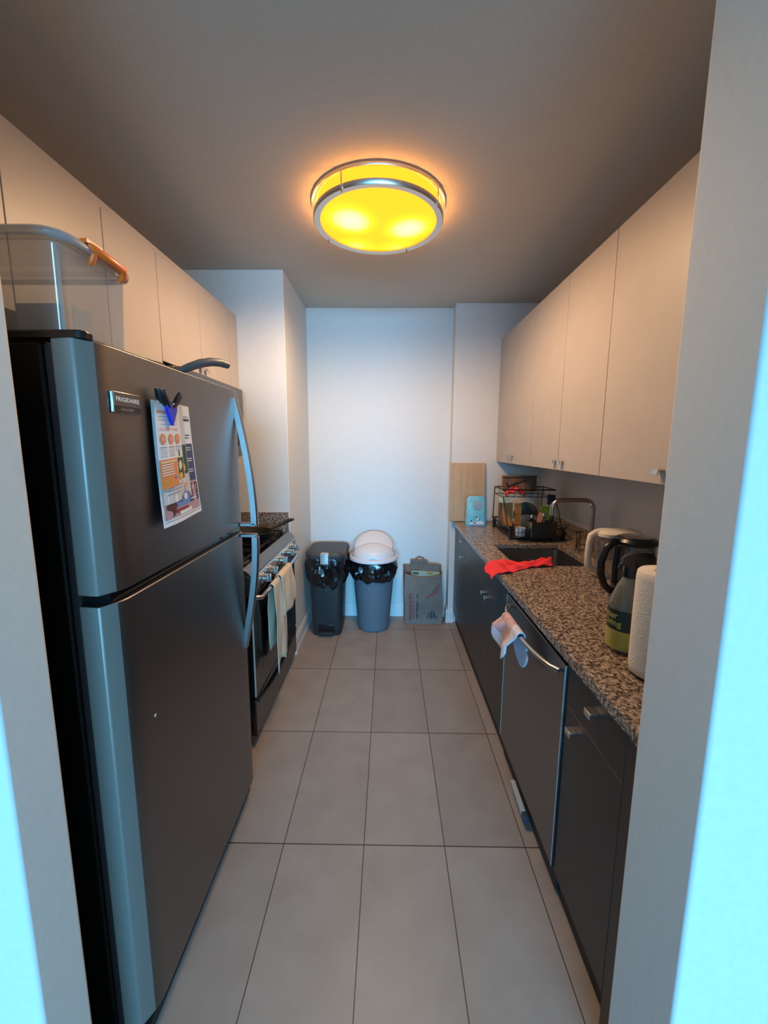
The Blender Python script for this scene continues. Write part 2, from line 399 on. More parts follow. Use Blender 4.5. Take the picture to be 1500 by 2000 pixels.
# ================================================================ BASE CABINETS + WORKTOP
CT = .892
def front(a, b, z0, z1):
    mb = MB().use(EDGE).box(.560, .5785, a, b, z0, z1); mb.use(DARKC); mb.mi[5] = mb.cur; return mb
def base_unit(name, label, y0, y1, fronts, z_seam=.705, cat='cabinet'):
    t = thing(name, (.85, (y0+y1)/2, 0), label, cat, 'dark base cabinets under the worktop')
    MB().box(.584, 1.243, y0+.0005, y1-.0005, .0, CT-.032).build('body', KICK, t)
    MB().box(.5795, .5838, y0+.001, y1-.001, .096, CT-.034).build('lit_edge_sheet', EDGE, t)  # pale sheet added behind the fronts so the gaps look like lit edges
    for kind, a, b, z0, z1, hy, hz in fronts:
        o = front(a+.0016, b-.0016, z0+.0016, z1-.0016).build(kind, None, t)
        if hy: pull(o, .560, hy, hz, -1, 1.05)
    return t
# hollow body under the sink so the bowl does not cut it
base_unit('base_cabinet', 'dark espresso base cabinet with one drawer at the far end, by the back wall', 2.655, 3.308,
          [('drawer', 2.655, 3.308, .705, .858, 2.934, .809), ('door', 2.655, 3.308, .098, .705, 2.933, .688)])
t = thing('sink_cabinet', (.85, 2.23, 0), 'dark espresso double-door base cabinet below the sink', 'cabinet', 'dark base cabinets under the worktop')
MB().box(.584, .596, 1.803, 2.654, 0, .60).box(.596, 1.243, 1.803, 1.82, 0, .60).box(.596, 1.243, 2.636, 2.654, 0, .60).build('body', KICK, t)
MB().box(.5795, .5838, 1.804, 2.653, .096, CT-.034).build('lit_edge_sheet', EDGE, t)  # same pale sheet behind the sink fronts, painted light in the gaps
front(1.8046, 2.6534, .7066, .8564).build('false_front', None, t)
for a, b, hy in ((2.2, 2.655, 2.238), (1.803, 2.2, 2.155)):
    d = front(a+.0016, b-.0016, .0992, .7034).build('door', None, t); pull(d, .560, hy, .672, -1, 1.05)
base_unit('base_cabinet', 'dark espresso base cabinet with drawer and door between dishwasher and wall end', .858, 1.165,
          [('drawer', .858, 1.165, .709, .858, .998, .797), ('door', .858, 1.165, .098, .709, 1.098, .664)])
struct('trim_3', MB().box(.5605, .60, .7825, .8565, .0, .858), DARKC)
# worktop with a rectangular hole for the sink
wt = MB(); SX0, SX1, SY0, SY1 = .665, 1.075, 2.03, 2.49
def slab(mb, xs, ys, z0, z1, skip):
    for i in range(len(xs)-1):
        for j in range(len(ys)-1):
            if (i, j) in skip: continue
            mb.quad((xs[i], ys[j], z1), (xs[i+1], ys[j], z1), (xs[i+1], ys[j+1], z1), (xs[i], ys[j+1], z1))
            mb.quad((xs[i], ys[j+1], z0), (xs[i+1], ys[j+1], z0), (xs[i+1], ys[j], z0), (xs[i], ys[j], z0))
xs = [.538, SX0, SX1, XR-.001]; ys = [.7825, SY0, SY1, BY-.001]
slab(wt, xs, ys, CT-.03, CT, {(1, 1)})
def wallq(mb, a, b, z0, z1): mb.quad((a[0], a[1], z0), (b[0], b[1], z0), (b[0], b[1], z1), (a[0], a[1], z1))
for a, b in (((xs[0], ys[0]), (xs[0], ys[3])), ((xs[0], ys[3]), (xs[3], ys[3])), ((xs[3], ys[3]), (xs[3], ys[0])), ((xs[3], ys[0]), (xs[0], ys[0])),
             ((SX0, SY0), (SX1, SY0)), ((SX1, SY0), (SX1, SY1)), ((SX1, SY1), (SX0, SY1)), ((SX0, SY1), (SX0, SY0))):
    wallq(wt, a, b, CT-.03, CT)
bmw = wt.build('worktop', GRAN)
bm = bmesh.new(); bm.from_mesh(bmw.data); bmesh.ops.remove_doubles(bm, verts=bm.verts, dist=1e-4); bmesh.ops.recalc_face_normals(bm, faces=bm.faces); bm.to_mesh(bmw.data); bm.free()
md = bmw.modifiers.new('b', 'BEVEL'); md.width = .003; md.segments = 2; md.limit_method = 'ANGLE'
props(bmw, 'long speckled brown granite worktop along the right wall', 'worktop')
props(MB().box(XR-.022, XR-.001, .7825, BY-.001, CT+.0003, CT+.10).build('backsplash', GRAN, bevel=.002),
      'low speckled granite upstand along the right wall behind the faucet', 'backsplash')
props(MB().box(XL+.02, -.683, LY-.021, LY-.001, .905, 1.050).build('backsplash', GRAN, bevel=.002),
      'short speckled granite upstand on the wall behind the far end of the range', 'backsplash')
# sink bowl
t = thing('sink', (.87, 2.26, .70), 'undermounted rectangular stainless steel sink in the worktop', 'sink')
rings = []
for ins, z in ((-.012, CT-.0305), (.004, CT-.031), (.008, CT-.10), (.02, .715), (.05, .70)):
    rings.append(rrect(SX0-.001+ins, SX1+.001-ins, SY0-.001+ins, SY1+.001-ins, .03, z))
MB().loops(rings, cap0=False).build('bowl', STEELS, t, smooth=40)
MB().lathe([(.0, .004), (.03, .004), (.042, .006), (.045, .002), (.045, .0)], (.90, 2.30, .7003), 24).build('drain', FAUC, t, smooth=40)

# dishwasher
t = thing('dishwasher', (.85, 1.485, 0), 'stainless steel dishwasher with a bowed bar handle under the worktop', 'dishwasher')
MB().box(.59, 1.24, 1.170, 1.800, .0, CT-.034).build('body', BLKM, t)
MB().box(.554, .586, 1.172, 1.797, .105, .828).build('door', STEELD, t, bevel=.002, seg=2)
MB().box(.5525, .5538, 1.1722, 1.1738, .11, .824).build('edge_trim', EDGEB, t)
MB().box(.5525, .5538, 1.7940, 1.7965, .11, .824).build('edge_trim', EDGEB, t)
MB().box(.575, .589, 1.176, 1.794, .012, .100).build('kick_plate', BLKM, t)
path = []
for k in range(21):
    u = k/20; path.append((.548 - .052*math.sin(PI*u)**.55, 1.20+.53*u, .797))
MB().tube(path, .011, 10, flat=(1, .75)).build('handle', HAND, t, smooth=60)

# ================================================================ FRIDGE
t = thing('refrigerator', (-1.0, 1.19, 0), 'tall stainless steel top-freezer refrigerator with black sides at left', 'refrigerator')
FR = t
MB().box(XL+.03, -.668, .800, 1.583, .03, 1.695).build('body', FBODY, t, bevel=.006)
MB().box(-.6675, -.648, .808, 1.575, .05, 1.69).build('gasket', BLKM, t)
def door_ring(z):
    pts = [(-.647, .798), (-.622, .7945), (-.605, .7925), (-.6005, .7935), (-.5985, .796), (-.590, .811), (-.5825, .8245), (-.5775, .836), (-.575, .849), (-.574, .865)]
    for k in range(1, 12): pts.append((-.574+.0015*math.sin(PI*k/12), .865+.665*k/12))
    pts += [(-.574, 1.53), (-.5755, 1.545), (-.579, 1.557), (-.587, 1.570), (-.600, 1.580), (-.647, 1.583)]
    return [(x, y, z) for x, y in pts]
SIDEP = mat('door_side_silver', (.20, .185, .165), .42, .3)
def fridge_door(name, z0, z1):
    mb = MB().use(STEEL).loops([door_ring(z0), door_ring(z1)]); mb.use(SIDEP)
    for i in range(6): mb.mi[i] = mb.cur
    return mb.build(name, None, t, bevel=.0025, smooth=22)
fz = fridge_door('freezer_door', 1.186, 1.700); fg = fridge_door('fridge_door', .075, 1.163)
MB().box(-.72, -.60, .8, 1.57, .0, .03).build('foot_grille', BLKM, t)
MB().box(-.645, -.590, .815, 1.565, 1.164, 1.185).build('door_gap_cover', BLKG, t)
MB().loops([rrect(-.76, -.583, .797, .838, .016, 1.7005), rrect(-.76, -.583, .797, .838, .016, 1.712), rrect(-.755, -.588, .802, .833, .013, 1.716)]).build('hinge_cap', BLKG, t, smooth=30)
FHAN = mat('fridge_handle_metal', (.34, .34, .34), .36, 1.0)
def bow(zs, xs_, y, w_, th, parent):
    mb = MB(); rings = []
    for i, (z, x) in enumerate(zip(zs, xs_)):
        f_ = min(1, .45+.55*min(i, len(zs)-1-i)/2) if i == 0 else 1
        rings.append([(x-th/2, y-w_, z), (x+th*.35, y-w_, z), (x+th/2, y-w_*.45, z), (x+th/2, y+w_*.45, z), (x+th*.35, y+w_, z), (x-th/2, y+w_, z)])
    mb.loops(rings); return mb.build('handle', FHAN, parent, smooth=50)
N = 16
zs = [1.672-(1.672-1.197)*k/N for k in range(N+1)]; xs_ = [-.578+.062*math.sin(PI/2*k/N)**.9 for k in range(N+1)]
bow(zs, xs_, 1.533, .014, .024, fz)
MB().box(-.573, -.512, 1.519, 1.547, 1.189, 1.204).build('handle_bracket', FHAN, fz, bevel=.003)
zs = [1.148-(1.148-.69)*k/N for k in range(N+1)]; xs_ = [-.516-.062*(1-math.cos(PI/2*k/N)) for k in range(N+1)]
bow(zs, xs_, 1.533, .014, .024, fg)
MB().box(-.573, -.512, 1.519, 1.547, 1.146, 1.160).build('handle_bracket', FHAN, fg, bevel=.003)
MB().lathe([(0, .0012), (.0035, .0008), (.0045, 0)], (-.574+.0002, .908, .836), 12, 'x').build('scuff_dot', PAPG, fg)
# badge
bd = MB().box(-.5735, -.5675, .845, .936, 1.566, 1.609).build('badge', NICK, fz, bevel=.001)
MB().box(-.5674, -.5664, .848, .935, 1.5815, 1.608).build('badge_plate', mat('badge_grey', (.16, .145, .135), .35, .8), bd)
MB().box(-.5674, -.5666, .848, .935, 1.567, 1.581).build('badge_strip', BLK, bd)
def text_x(s, size, x, y, z, m, parent, nm, width=None, bold=0):
    vs, fs = text_mesh(s, size, bold=bold)
    wd = max(v.x for v in vs)-min(v.x for v in vs); k = (width/wd) if width else 1
    MB().use(m).add([(x, y+v.x*k, z+v.y) for v in vs], fs).build(nm, None, parent, recalc=False)
text_x('FRIGIDAIRE', .0125, -.5661, .852, 1.590, mat('badge_white', (.9, .9, .88), .3), bd, 'badge_lettering', .078, .0003)
text_x('GALLERY', .008, -.5663, .866, 1.571, NICK, bd, 'badge_lettering', .045)

# ---- things on the fridge door: flyers + clip
def flyer(label, y0, y1, z0, z1, x0, lean, skew, draw):
    """sheet hanging from the clip; local u (0..1 across), v (0..1 up from the bottom)"""
    mb = MB()
    def P(u, v, off=0):
        y = y0+(y1-y0)*u + skew*(1-v)*u; z = z0+(z1-z0)*v - .012*(1-v)*(1-u)
        x = x0 + lean*(1-v)**2 + .004*math.sin(u*5)*(1-v) + off
        return (x, y, z)
    mb.use(PAPW).grid(lambda u, v: P(u, v), 8, 12)
    def rect(m, u0, u1, v0, v1, off):
        mb.use(m).grid(lambda u, v: P(u0+(u1-u0)*u, v0+(v1-v0)*v, off), 4, 4)
    def txt(m, s, u, v, size, wid, off=.0012, bold=0):
        vs, fs = text_mesh(s, 1.0, bold=bold); wd = max(q.x for q in vs)
        mb.use(m).add([P(u+q.x/wd*wid, v+q.y*size, off) for q in vs], fs)
    def blob(m, u, v, ru, rv, off, n=14, jag=0, p=0):
        vs = [P(u+ru*(1+jag*math.sin(k*3.3+p))*math.cos(2*PI*k/n), v+rv*(1+jag*math.cos(k*2.7+p))*math.sin(2*PI*k/n), off) for k in range(n)]
        mb.use(m).add(vs, [tuple(range(n))])
    draw(rect, txt, blob)
    o = mb.build('flyer', None, None, smooth=None, recalc=False); props(o, label, 'flyer', 'flyers clipped to the fridge door'); return o
def d1(rect, txt, blob):      # the one farthest back: furniture picture, navy column
    rect(NVP, .72, .97, .30, .66, .0006)
    for v in (.62, .60, .52, .50, .42, .40): rect(PAPW, .76, .92, v, v+.007, .001)
    rect(INK, .74, .94, .90, .905, .001); rect(INK, .74, .96, .865, .885, .001)
    rect(INK, .74, .94, .735, .742, .001); rect(INK, .74, .9, .71, .717, .001)
    rect(PRP, .05, .97, .055, .32, .0006)
    rect(BLP, .30, .70, .13, .24, .001); blob(NVP, .42, .20, .08, .035, .0014); blob(PAPW, .58, .20, .05, .03, .0014)
    rect(BRP, .70, .97, .19, .30, .001)
    for k in range(4): rect(PAPW, .76+.05*k, .775+.05*k, .24, .28, .0014)
    rect(NVP, .70, .97, .13, .185, .001); rect(PAPW, .73, .9, .155, .165, .0014)
    blob(BRP, .22, .15, .11, .07, .0012, 12, .3); blob(DGP, .17, .24, .05, .04, .0014, 9, .4); blob(DGP, .30, .23, .03, .05, .0014, 9, .3)
    blob(PRP, .12, .09, .08, .035, .0016); rect(INKR, .30, .62, .085, .115, .0012)
    rect(INK, .03, .97, .035, .038, .001)
    rect(PAPW, .36, .72, .06, .09, .0013)
def d2(rect, txt, blob):      # middle sheet, mostly grey-white with a bowl of food
    rect(PAPG, 0, 1, 0, 1, .0004); rect(INKL, .1, .7, .16, .175, .001); rect(INKL, .1, .65, .125, .14, .001); rect(INKL, .1, .6, .09, .10, .001)
    rect(DGP, .66, .98, .26, .58, .001); blob(YLP, .78, .33, .10, .05, .0014)
    blob(PKP, .84, .14, .06, .03, .0012, 10, .2)
def d3(rect, txt, blob):      # front sheet
    txt(ORP, 'MINDFUL', .08, .885, .05, .62, bold=.02)
    for v in (.845, .81): rect(INKL, .1, .62, v, v+.006, .001)
    rect(INKL, .18, .8, .755, .76, .001)
    txt(PKP, 'ALL SLEEP TOOLS', .12, .69, .045, .78, bold=.02)
    for u in (.20, .52, .82):
        blob(ORP, u, .585, .105, .065, .001, 20); blob(PKP, u, .585, .06, .035, .0014, 8, .3)
    for i, u in enumerate((.07, .40, .70)):
        for k in range(5 if i < 2 else 3): rect(INKL if k else INK, u, u+.24, .485-.026*k, .491-.026*k, .001)
    rect(ORP, .0, .70, .0, .345, .0007)
    rect(CREAM, .05, .66, .305, .325, .0012)
    for k in range(5): rect(PAPW, .06, .52-.02*(k % 2), .275-.03*k, .287-.03*k, .0012)
    for k in range(3): rect(YLP, .06, .45, .09-.02*k, .097-.02*k, .0012)
    blob(BLP, .56, .11, .07, .02, .0012, 10, .2)
    rect(CREAM, .70, .99, .03, .36, .0008); rect(DGP, .73, .97, .06, .34, .0012)
    blob(CREAM, .84, .24, .08, .06, .0015, 10, .25); blob(BRP, .88, .15, .07, .04, .0016, 9, .3); blob(YLP, .82, .10, .09, .045, .0018, 12, .1)
flyer('rear sheet with a navy column and a furniture picture, biggest flyer on the fridge door', .975, 1.158, 1.305, 1.606, -.5655, .010, .03, d1)
flyer('middle grey-white sheet of the three on the fridge door, mostly covered by the orange one', .985, 1.115, 1.36, 1.603, -.5625, .006, .02, d2)
flyer('front sheet with an orange block and three orange circles on the fridge door', .978, 1.092, 1.400, 1.600, -.5600, .004, .012, d3)
t = thing('magnetic_clip', (-.556, 1.04, 1.545), 'black and blue jaw clip holding the flyers on the fridge door', 'clip')
MB().loops([[(-.5565+.004*a, y, z) for y, z in ((1.018, 1.604), (1.070, 1.604), (1.066, 1.585), (1.050, 1.556), (1.043, 1.548), (1.038, 1.556), (1.022, 1.585))] for a in (-.3, 1.6)]).build('jaw', BLUEC, t, bevel=.001)
def arm(yb, yt):
    MB().tube([(-.552, yb, 1.594), (-.5495, (yb*.5+yt*.5), 1.610), (-.5475, yt, 1.624), (-.547, yt+(yt-yb)*.08, 1.634)], [.006, .010, .0105, .006], 10, flat=(.55, 1)).build('grip', BLK, t, smooth=60)
arm(1.036, 1.002); arm(1.050, 1.078); 
MB().tube([(-.556, 1.022, 1.596), (-.556, .996, 1.612), (-.556, .990, 1.634)], [.005, .009, .007], 8, flat=(1, .5)).build('back_grip', BLK, t, smooth=60)
MB().tube([(-.5465, 1.024, 1.612), (-.5445, 1.036, 1.600), (-.545, 1.044, 1.603)], .0008, 6).build('spring', HAND, t)

# ---- things on top of the fridge
t = thing('storage_box', (-.86, .965, 1.7165), 'clear plastic storage box with orange latches on top of the fridge', 'box')
z0 = 1.697
rings = []
for ins, z in ((.014, z0), (.010, z0+.004), (.002, z0+.19), (.0, z0+.199), (-.004, z0+.201), (-.004, z0+.211)):
    rings.append(rrect(-1.10+ins, -.655-ins, .850+ins, 1.070-ins, .022, z))
MB().loops(rings, cap1=False).build('bin', CLEAR, t, smooth=40, solid=.002)
MB().tube([(-.6635, .8585, z0+.006), (-.6625, .8570, z0+.192)], .0035, 8).build('corner_glint', CLEARL, t, smooth=60)  # added rod, stands in for the highlight down the clear bin's near corner
zl = z0+.027
rings = [rrect(-1.10+i, -.655-i, .850+i, 1.070-i, .05, z) for i, z in ((-.014, zl+.176), (-.016, zl+.186), (-.012, zl+.194), (.012, zl+.197), (.018, zl+.206), (.03, zl+.209))]
MB().loops(rings, cap0=False).build('lid', CLEARL, t, smooth=40, solid=.002)
def latch(x, s):
    z0 = zl
    mb = MB().tube([(x, .925, z0+.196), (x+s*.006, .93, z0+.190), (x+s*.008, .985, z0+.187), (x+s*.008, 1.022, z0+.185), (x+s*.004, 1.028, z0+.170), (x-s*.006, 1.028, z0+.162)], [.008, .010, .0105, .0105, .008, .006], 8)
    mb.tube([(x+s*.004, .935, z0+.188), (x+s*.001, .93, z0+.168), (x-s*.006, .932, z0+.160)], [.008, .007, .005], 8)
    mb.box(x-.012, x+.004, .915, .965, z0+.198, z0+.206)
    return mb.build('latch', ORNG, t, smooth=50)
latch(-.644, 1); latch(-1.111, -1)
props(MB().box(-.80, -.70, .905, .909, z0+.0075, z0+.10).build('card', mat('card_grey_blue', (.35, .37, .38), .7)), 'grey paper card standing inside the clear storage box', 'card')
props(MB().box(-.6752, -.6737, .900, .955, z0+.0075, z0+.095).build('paper_slip', mat('slip_cream', (.66, .64, .52), .7)), 'cream paper slip against the side inside the clear storage box', 'paper')
t = thing('frying_pan', (-.82, 1.27, 1.7), 'grey frying pan with curved grey handle on top of the fridge', 'pan')
GREYP = mat('pan_speckled_grey', (.075, .085, .08), .4)
MB().lathe([(0, .004), (.095, .004), (.112, .012), (.128, .048), (.131, .049), (.133, .046), (.116, .004), (.10, 0), (0, 0)], (-.815, 1.24, 1.6955), 40).build('pan_body', GREYP, t, smooth=50)
MB().tube([(-.715, 1.335, 1.733), (-.690, 1.360, 1.738), (-.665, 1.385, 1.756), (-.640, 1.415, 1.774), (-.618, 1.448, 1.785), (-.600, 1.482, 1.789), (-.585, 1.512, 1.786)], [.006, .010, .013, .014, .0145, .014, .012], 12).build('handle', mat('handle_soft_grey', (.085, .082, .078), .45), t, smooth=60)

# ================================================================ MICROWAVE
t = thing('microwave', (-1.13, 2.2, 1.43), 'stainless over-range microwave under the far left wall cabinet', 'microwave')
MB().box(XL+.002, -.945, 1.825, 2.585, 1.43, 1.845).build('body', STEELD, t, bevel=.003)
MB().box(-.944, -.915, 1.826, 2.584, 1.435, 1.843).build('door', STEEL, t, bevel=.004)
MB().box(-.9149, -.913, 1.90, 2.34, 1.50, 1.79).build('window', BLKG, t)
MB().tube([(-.915, 2.40, 1.77), (-.885, 2.40, 1.76), (-.885, 2.40, 1.50), (-.915, 2.40, 1.49)], .009, 8).build('handle', HAND, t, smooth=60)

# ================================================================ RANGE
RY0, RY1 = 1.822, 2.692
t = thing('range', (-1.0, 2.26, 0), 'black and stainless gas range with five knobs beyond the fridge', 'range')
MB().box(XL+.03, -.672, RY0, RY1, .04, .895).build('body', BLKG, t, bevel=.002)
for x, y in ((-.70, RY0+.03), (-.70, RY1-.03), (-1.25, RY0+.03), (-1.25, RY1-.03)):
    MB().lathe([(.018, 0), (.018, .03), (.01, .0395)], (x, y, 0), 12).build('foot', BLKM, t)
MB().box(XL+.03, -.690, RY0+.002, RY1-.002, .8955, .912).build('cooktop', BLKG, t, bevel=.003)
def prof_y(pts, y0, y1): return [[(x, y0, z) for x, z in pts], [(x, y1, z) for x, z in pts]]
BAND = mat('range_band_grey', (.16, .17, .18), .35, .7)
MB().loops(prof_y([(-.690, .8957), (-.690, .922), (-.682, .925), (-.655, .905), (-.638, .882), (-.641, .878), (-.672, .8957)], RY0, RY1)).build('front_band', BAND, t, bevel=.003)
PAN = brushed('range_panel_steel', (.50, .50, .48), .34, axis=(200, 2, 200))
pnl = MB().loops(prof_y([(-.671, .8945), (-.643, .8775), (-.634, .872), (-.640, .792), (-.646, .785), (-.671, .785)], RY0, RY1)).build('control_panel', PAN, t, bevel=.002)
KNB = mat('knob_steel', (.62, .66, .64), .25, .9)
for i, y in enumerate((1.960, 2.085, 2.285, 2.455, 2.585)):
    k = MB().lathe([(.030, 0), (.030, .004), (.022, .010), (.021, .030), (.019, .032), (0, .032)], (-.637, y, .838), 20, 'x').build('knob', KNB, t, smooth=35)
    MB().box(-.606, -.588, y-.0065, y+.0065, .818, .858).build('knob_grip', KNB, k, bevel=.003)
    MB().lathe([(.0315, 0), (.0315, .0025), (.030, .003)], (-.6378, y, .838), 20, 'x').build('knob_ring', mat('knob_ring_dark', (.12, .02, .02), .4) if i == 0 else MATS['knob_ring_dark'], k, smooth=35)
DOORM = mat('oven_door_black', (.016, .015, .014), .16)
dr = MB().box(-.671, -.645, RY0+.004, RY1-.004, .262, .777).build('oven_door', DOORM, t, bevel=.004)
MB().box(-.650, -.6435, RY0+.0030, RY0+.0065, .27, .77).build('door_edge_glint', mat('edge_glint_paint', (.8, .8, .78), .35, .2), dr)  # added pale strip, paints the bright reflection along the oven door's near edge
MB().box(-.6449, -.6440, RY0+.13, RY1-.13, .36, .66).build('window', BLKG, dr)
path = [(-.648, RY0+.03, .772)]
for k in range(13):
    u = k/12; path.append((-.612+.020*math.sin(PI*u), RY0+.05+(RY1-RY0-.10)*u, .757-.0*u))
path.append((-.648, RY1-.03, .772))
path[1:-1] = [(x, y, .765+.022*math.sin(PI*(y-RY0)/(RY1-RY0))) for x, y, z in path[1:-1]]
MB().tube(path, .0115, 10).build('handle', HAND, dr, smooth=60)
dw = MB().box(-.671, -.647, RY0+.004, RY1-.004, .055, .252).build('drawer', DOORM, t, bevel=.004)
path = [(-.645, RY0+.03+(RY1-RY0-.06)*k/14, .235-.045*math.sin(PI*k/14)) for k in range(15)]
MB().tube([(x+.006*math.sin(PI*i/14), y, z) for i, (x, y, z) in enumerate(path)], .008, 8).build('handle', DOORM, dw, smooth=60)
# grates and burners
for gi, (ga, gb) in enumerate(((RY0+.03, RY0+.30), (RY0+.31, RY1-.31), (RY1-.30, RY1-.03))):
    g = MB(); zt = .937
    for y in (ga+.01, (ga+gb)/2, gb-.01): g.box(-1.25, -.715, y-.005, y+.005, zt-.010, zt)
    for x in (-1.25, -1.12, -.98, -.85, -.72): g.box(x-.005, x+.005, ga+.005, gb-.005, zt-.012, zt-.001)
    for x in (-1.245, -.72):
        for y in (ga+.01, gb-.01): g.box(x-.006, x+.006, y-.006, y+.006, .9125, zt-.005)
    g.build('grate', IRON, t)
    for x in ((-1.12, -.85) if gi != 1 else (-.98,)):
        MB().lathe([(.045, 0), (.045, .006), (.032, .008), (.032, .014), (.028, .017), (0, .017)], (x, (ga+gb)/2, .9122), 20).build('burner', IRON, t, smooth=35)
# skillet on the range
t = thing('skillet', (-.83, 2.42, .9372), 'black cast iron skillet on the range, handle pointing at the wall', 'pan')
MB().lathe([(0, .004), (.095, .004), (.105, .010), (.118, .042), (.121, .043), (.123, .040), (.108, .003), (.10, 0), (0, 0)], (-.835, 2.42, .9372), 40).build('pan_body', IRON, t, smooth=50)
MB().tube([(-.756, 2.506, .970), (-.735, 2.535, .976), (-.70, 2.575, .990), (-.672, 2.612, 1.004), (-.653, 2.64, 1.010), (-.640, 2.66, 1.010)], [.008, .010, .011, .014, .015, .011], 10, flat=(1.2, .7)).build('handle', IRON, t, smooth=60)

# towels on the oven handle
def hang(name, label, mtl, y0, y1, xbar, zbar, rbar, front, back, fold, seed, flare=0, th=.004, point=0, drift=0, rollx=0):
    """cloth over a bar that runs along y; front = length hanging on the +x side"""
    mb = MB(); tot = back+PI*rbar+front
    def P(u, v):
        s = v*tot; y = y0+(y1-y0)*u
        ph = noise.noise(Vector((u*3.1, seed, 0)))*.9
        if s < back: h = (back-s); x = -rbar; z = -h; 
        elif s < back+PI*rbar:
            a = (s-back)/rbar; x = -rbar*math.cos(a); z = rbar*math.sin(a); h = 0
        else: h = s-back-PI*rbar; x = rbar; z = -h
        k = min(1, h/.12); side = 1 if s > back else -1
        x += side*k*(fold*(.5+.5*math.sin(u*PI*3.2+seed+ph)) + .2*fold*math.sin(u*11+seed*3+h*20))
        y += (u-.5)*flare*h + drift*h + .004*math.sin(h*35+seed)*k
        if side > 0: z -= point*k*(math.sin(u*PI*2.2+seed)*.5+.5*math.sin(u*7+seed*2))*h*2
        return (xbar+x, y, zbar+z)
    mb.grid(P, 28, 46)
    return mb.build(name, mtl, None, smooth=60, solid=th)
props(hang('dish_towel', '', TOWL, 1.985, 2.215, -.600, .784, .0135, .47, .36, .008, 1.3, -.02, .0025, .03, .02), 'long pale linen dish towel hanging lowest from the oven handle', 'towel')
props(hang('dish_towel', '', TOWB, 2.115, 2.345, -.599, .784, .0195, .23, .25, .012, 2.6, .25, .004, .05, .22), 'short beige terry towel folded over the oven handle', 'towel')
# washcloth on the dishwasher handle
def wash():
    mb = MB()
    def P(u, v):
        rb = .017; lf = .118*(.30+.70*max(0, math.cos((u-.45)*PI))**.35); lb = .125*(.30+.70*max(0, math.cos((u-.5)*PI))**.6)
        tot = lb+PI*rb+lf; s = v*tot
        if s < lb: h = lb-s; x = rb; z = -h; sd = 1
        elif s < lb+PI*rb: a = (s-lb)/rb; x = rb*math.cos(a); z = rb*math.sin(a); h = 0; sd = 0
        else: h = s-lb-PI*rb; x = -rb; z = -h; sd = -1
        k = min(1, h/.05)
        y = 1.42+.19*u
        if sd < 0:
            x -= k*(.014+.014*math.sin(u*8.5+.6)+.10*h); y += .035*k+(u-.5)*.25*h
            z -= .012*k*math.sin(u*6)
        elif sd > 0:
            y -= .035*k+.25*h; x -= .004*k
        return (.4965+x, y, .797+z)
    mb.grid(P, 30, 40)
    n = len(mb.f); mb.mats = [WASH, WASHP]
    for i, f in enumerate(mb.f):
        c = sum((mb.v[j] for j in f), Vector())/4
        u = (i % 30)/30; v = (i//30)/40
        q = noise.noise(Vector((u*4, v*5, 2)))
        mb.mi[i] = 1 if (.35 < v < .82 and .28+.25*q < u < .92+.2*q) else 0
    return mb.build('washcloth', None, None, smooth=70, solid=.005)
props(wash(), 'white washcloth with pinkish stain hung over the dishwasher handle', 'cloth')

# ================================================================ CEILING LAMP
LC = Vector((-.055, 2.045, H))
t = thing('ceiling_lamp', (LC.x, LC.y, 2.50), 'round flush ceiling lamp glowing yellow with two nickel rings', 'lamp')
def ringprof(r, z, w_, h): return [(r-w_, z), (r, z), (r+.002, z+h/2), (r, z+h), (r-w_, z+h), (r-w_, z)]
DIFF = bpy.data.materials.new('lit_amber_glass'); DIFF.use_nodes = True; MATS['lit_amber_glass'] = DIFF
def diff():
    m = DIFF; nt = m.node_tree; nt.nodes.clear()
    out = nd(m, 'ShaderNodeOutputMaterial'); em = nd(m, 'ShaderNodeEmission'); lk(m, em.outputs[0], out.inputs[0])
    tc = nd(m, 'ShaderNodeTexCoord'); tot = None
    def spot(p, r, amp):
        nonlocal tot
        d = nd(m, 'ShaderNodeVectorMath', operation='DISTANCE'); lk(m, tc.outputs['Object'], d.inputs[0]); d.inputs[1].default_value = p
        mr = nd(m, 'ShaderNodeMapRange', interpolation_type='SMOOTHERSTEP'); mr.inputs[1].default_value = r; mr.inputs[2].default_value = 0; mr.inputs[3].default_value = 0; mr.inputs[4].default_value = amp
        lk(m, d.outputs['Value'], mr.inputs[0])
        if tot is None: tot = mr.outputs[0]
        else:
            a = nd(m, 'ShaderNodeMath', operation='ADD'); lk(m, tot, a.inputs[0]); lk(m, mr.outputs[0], a.inputs[1]); tot = a.outputs[0]
    spot((-.125, -.055, 0), .16, 1.0); spot((.14, .015, 0), .16, .95); spot((-.12, .20, 0), .15, .5); spot((.09, .22, 0), .15, .45)
    r = nd(m, 'ShaderNodeValToRGB'); cr = r.color_ramp
    cr.elements[0].position = 0; cr.elements[0].color = (1.0, .27, .012, 1)
    cr.elements[1].position = 1; cr.elements[1].color = (1.0, .80, .24, 1)
    e = cr.elements.new(.35); e.color = (1.0, .36, .014, 1)
    lk(m, tot, r.inputs[0]); lk(m, r.outputs[0], em.inputs[0]); em.inputs[1].default_value = 2.9
diff()
up_r = MB(); up_r.capl = False; up_r.lathe(ringprof(.306, H-.017, .006, .014), (LC.x, LC.y, 0), 64).build('upper_ring', NICK, t, smooth=40)
lo_r = MB(); lo_r.capl = False; lo_r.lathe([(.268, 2.522), (.296, 2.519), (.299, 2.524), (.299, 2.540), (.293, 2.542), (.270, 2.534), (.268, 2.522)], (LC.x, LC.y, 0), 64).build('lower_ring', NICK, t, smooth=40)
MB().lathe([(.0, -.020), (.10, -.017), (.20, -.008), (.255, .001), (.272, .009), (.279, .022), (.279, .078), (.0, .078)], (LC.x, LC.y, 2.521), 64).build('glass_shade', DIFF, t, smooth=50)
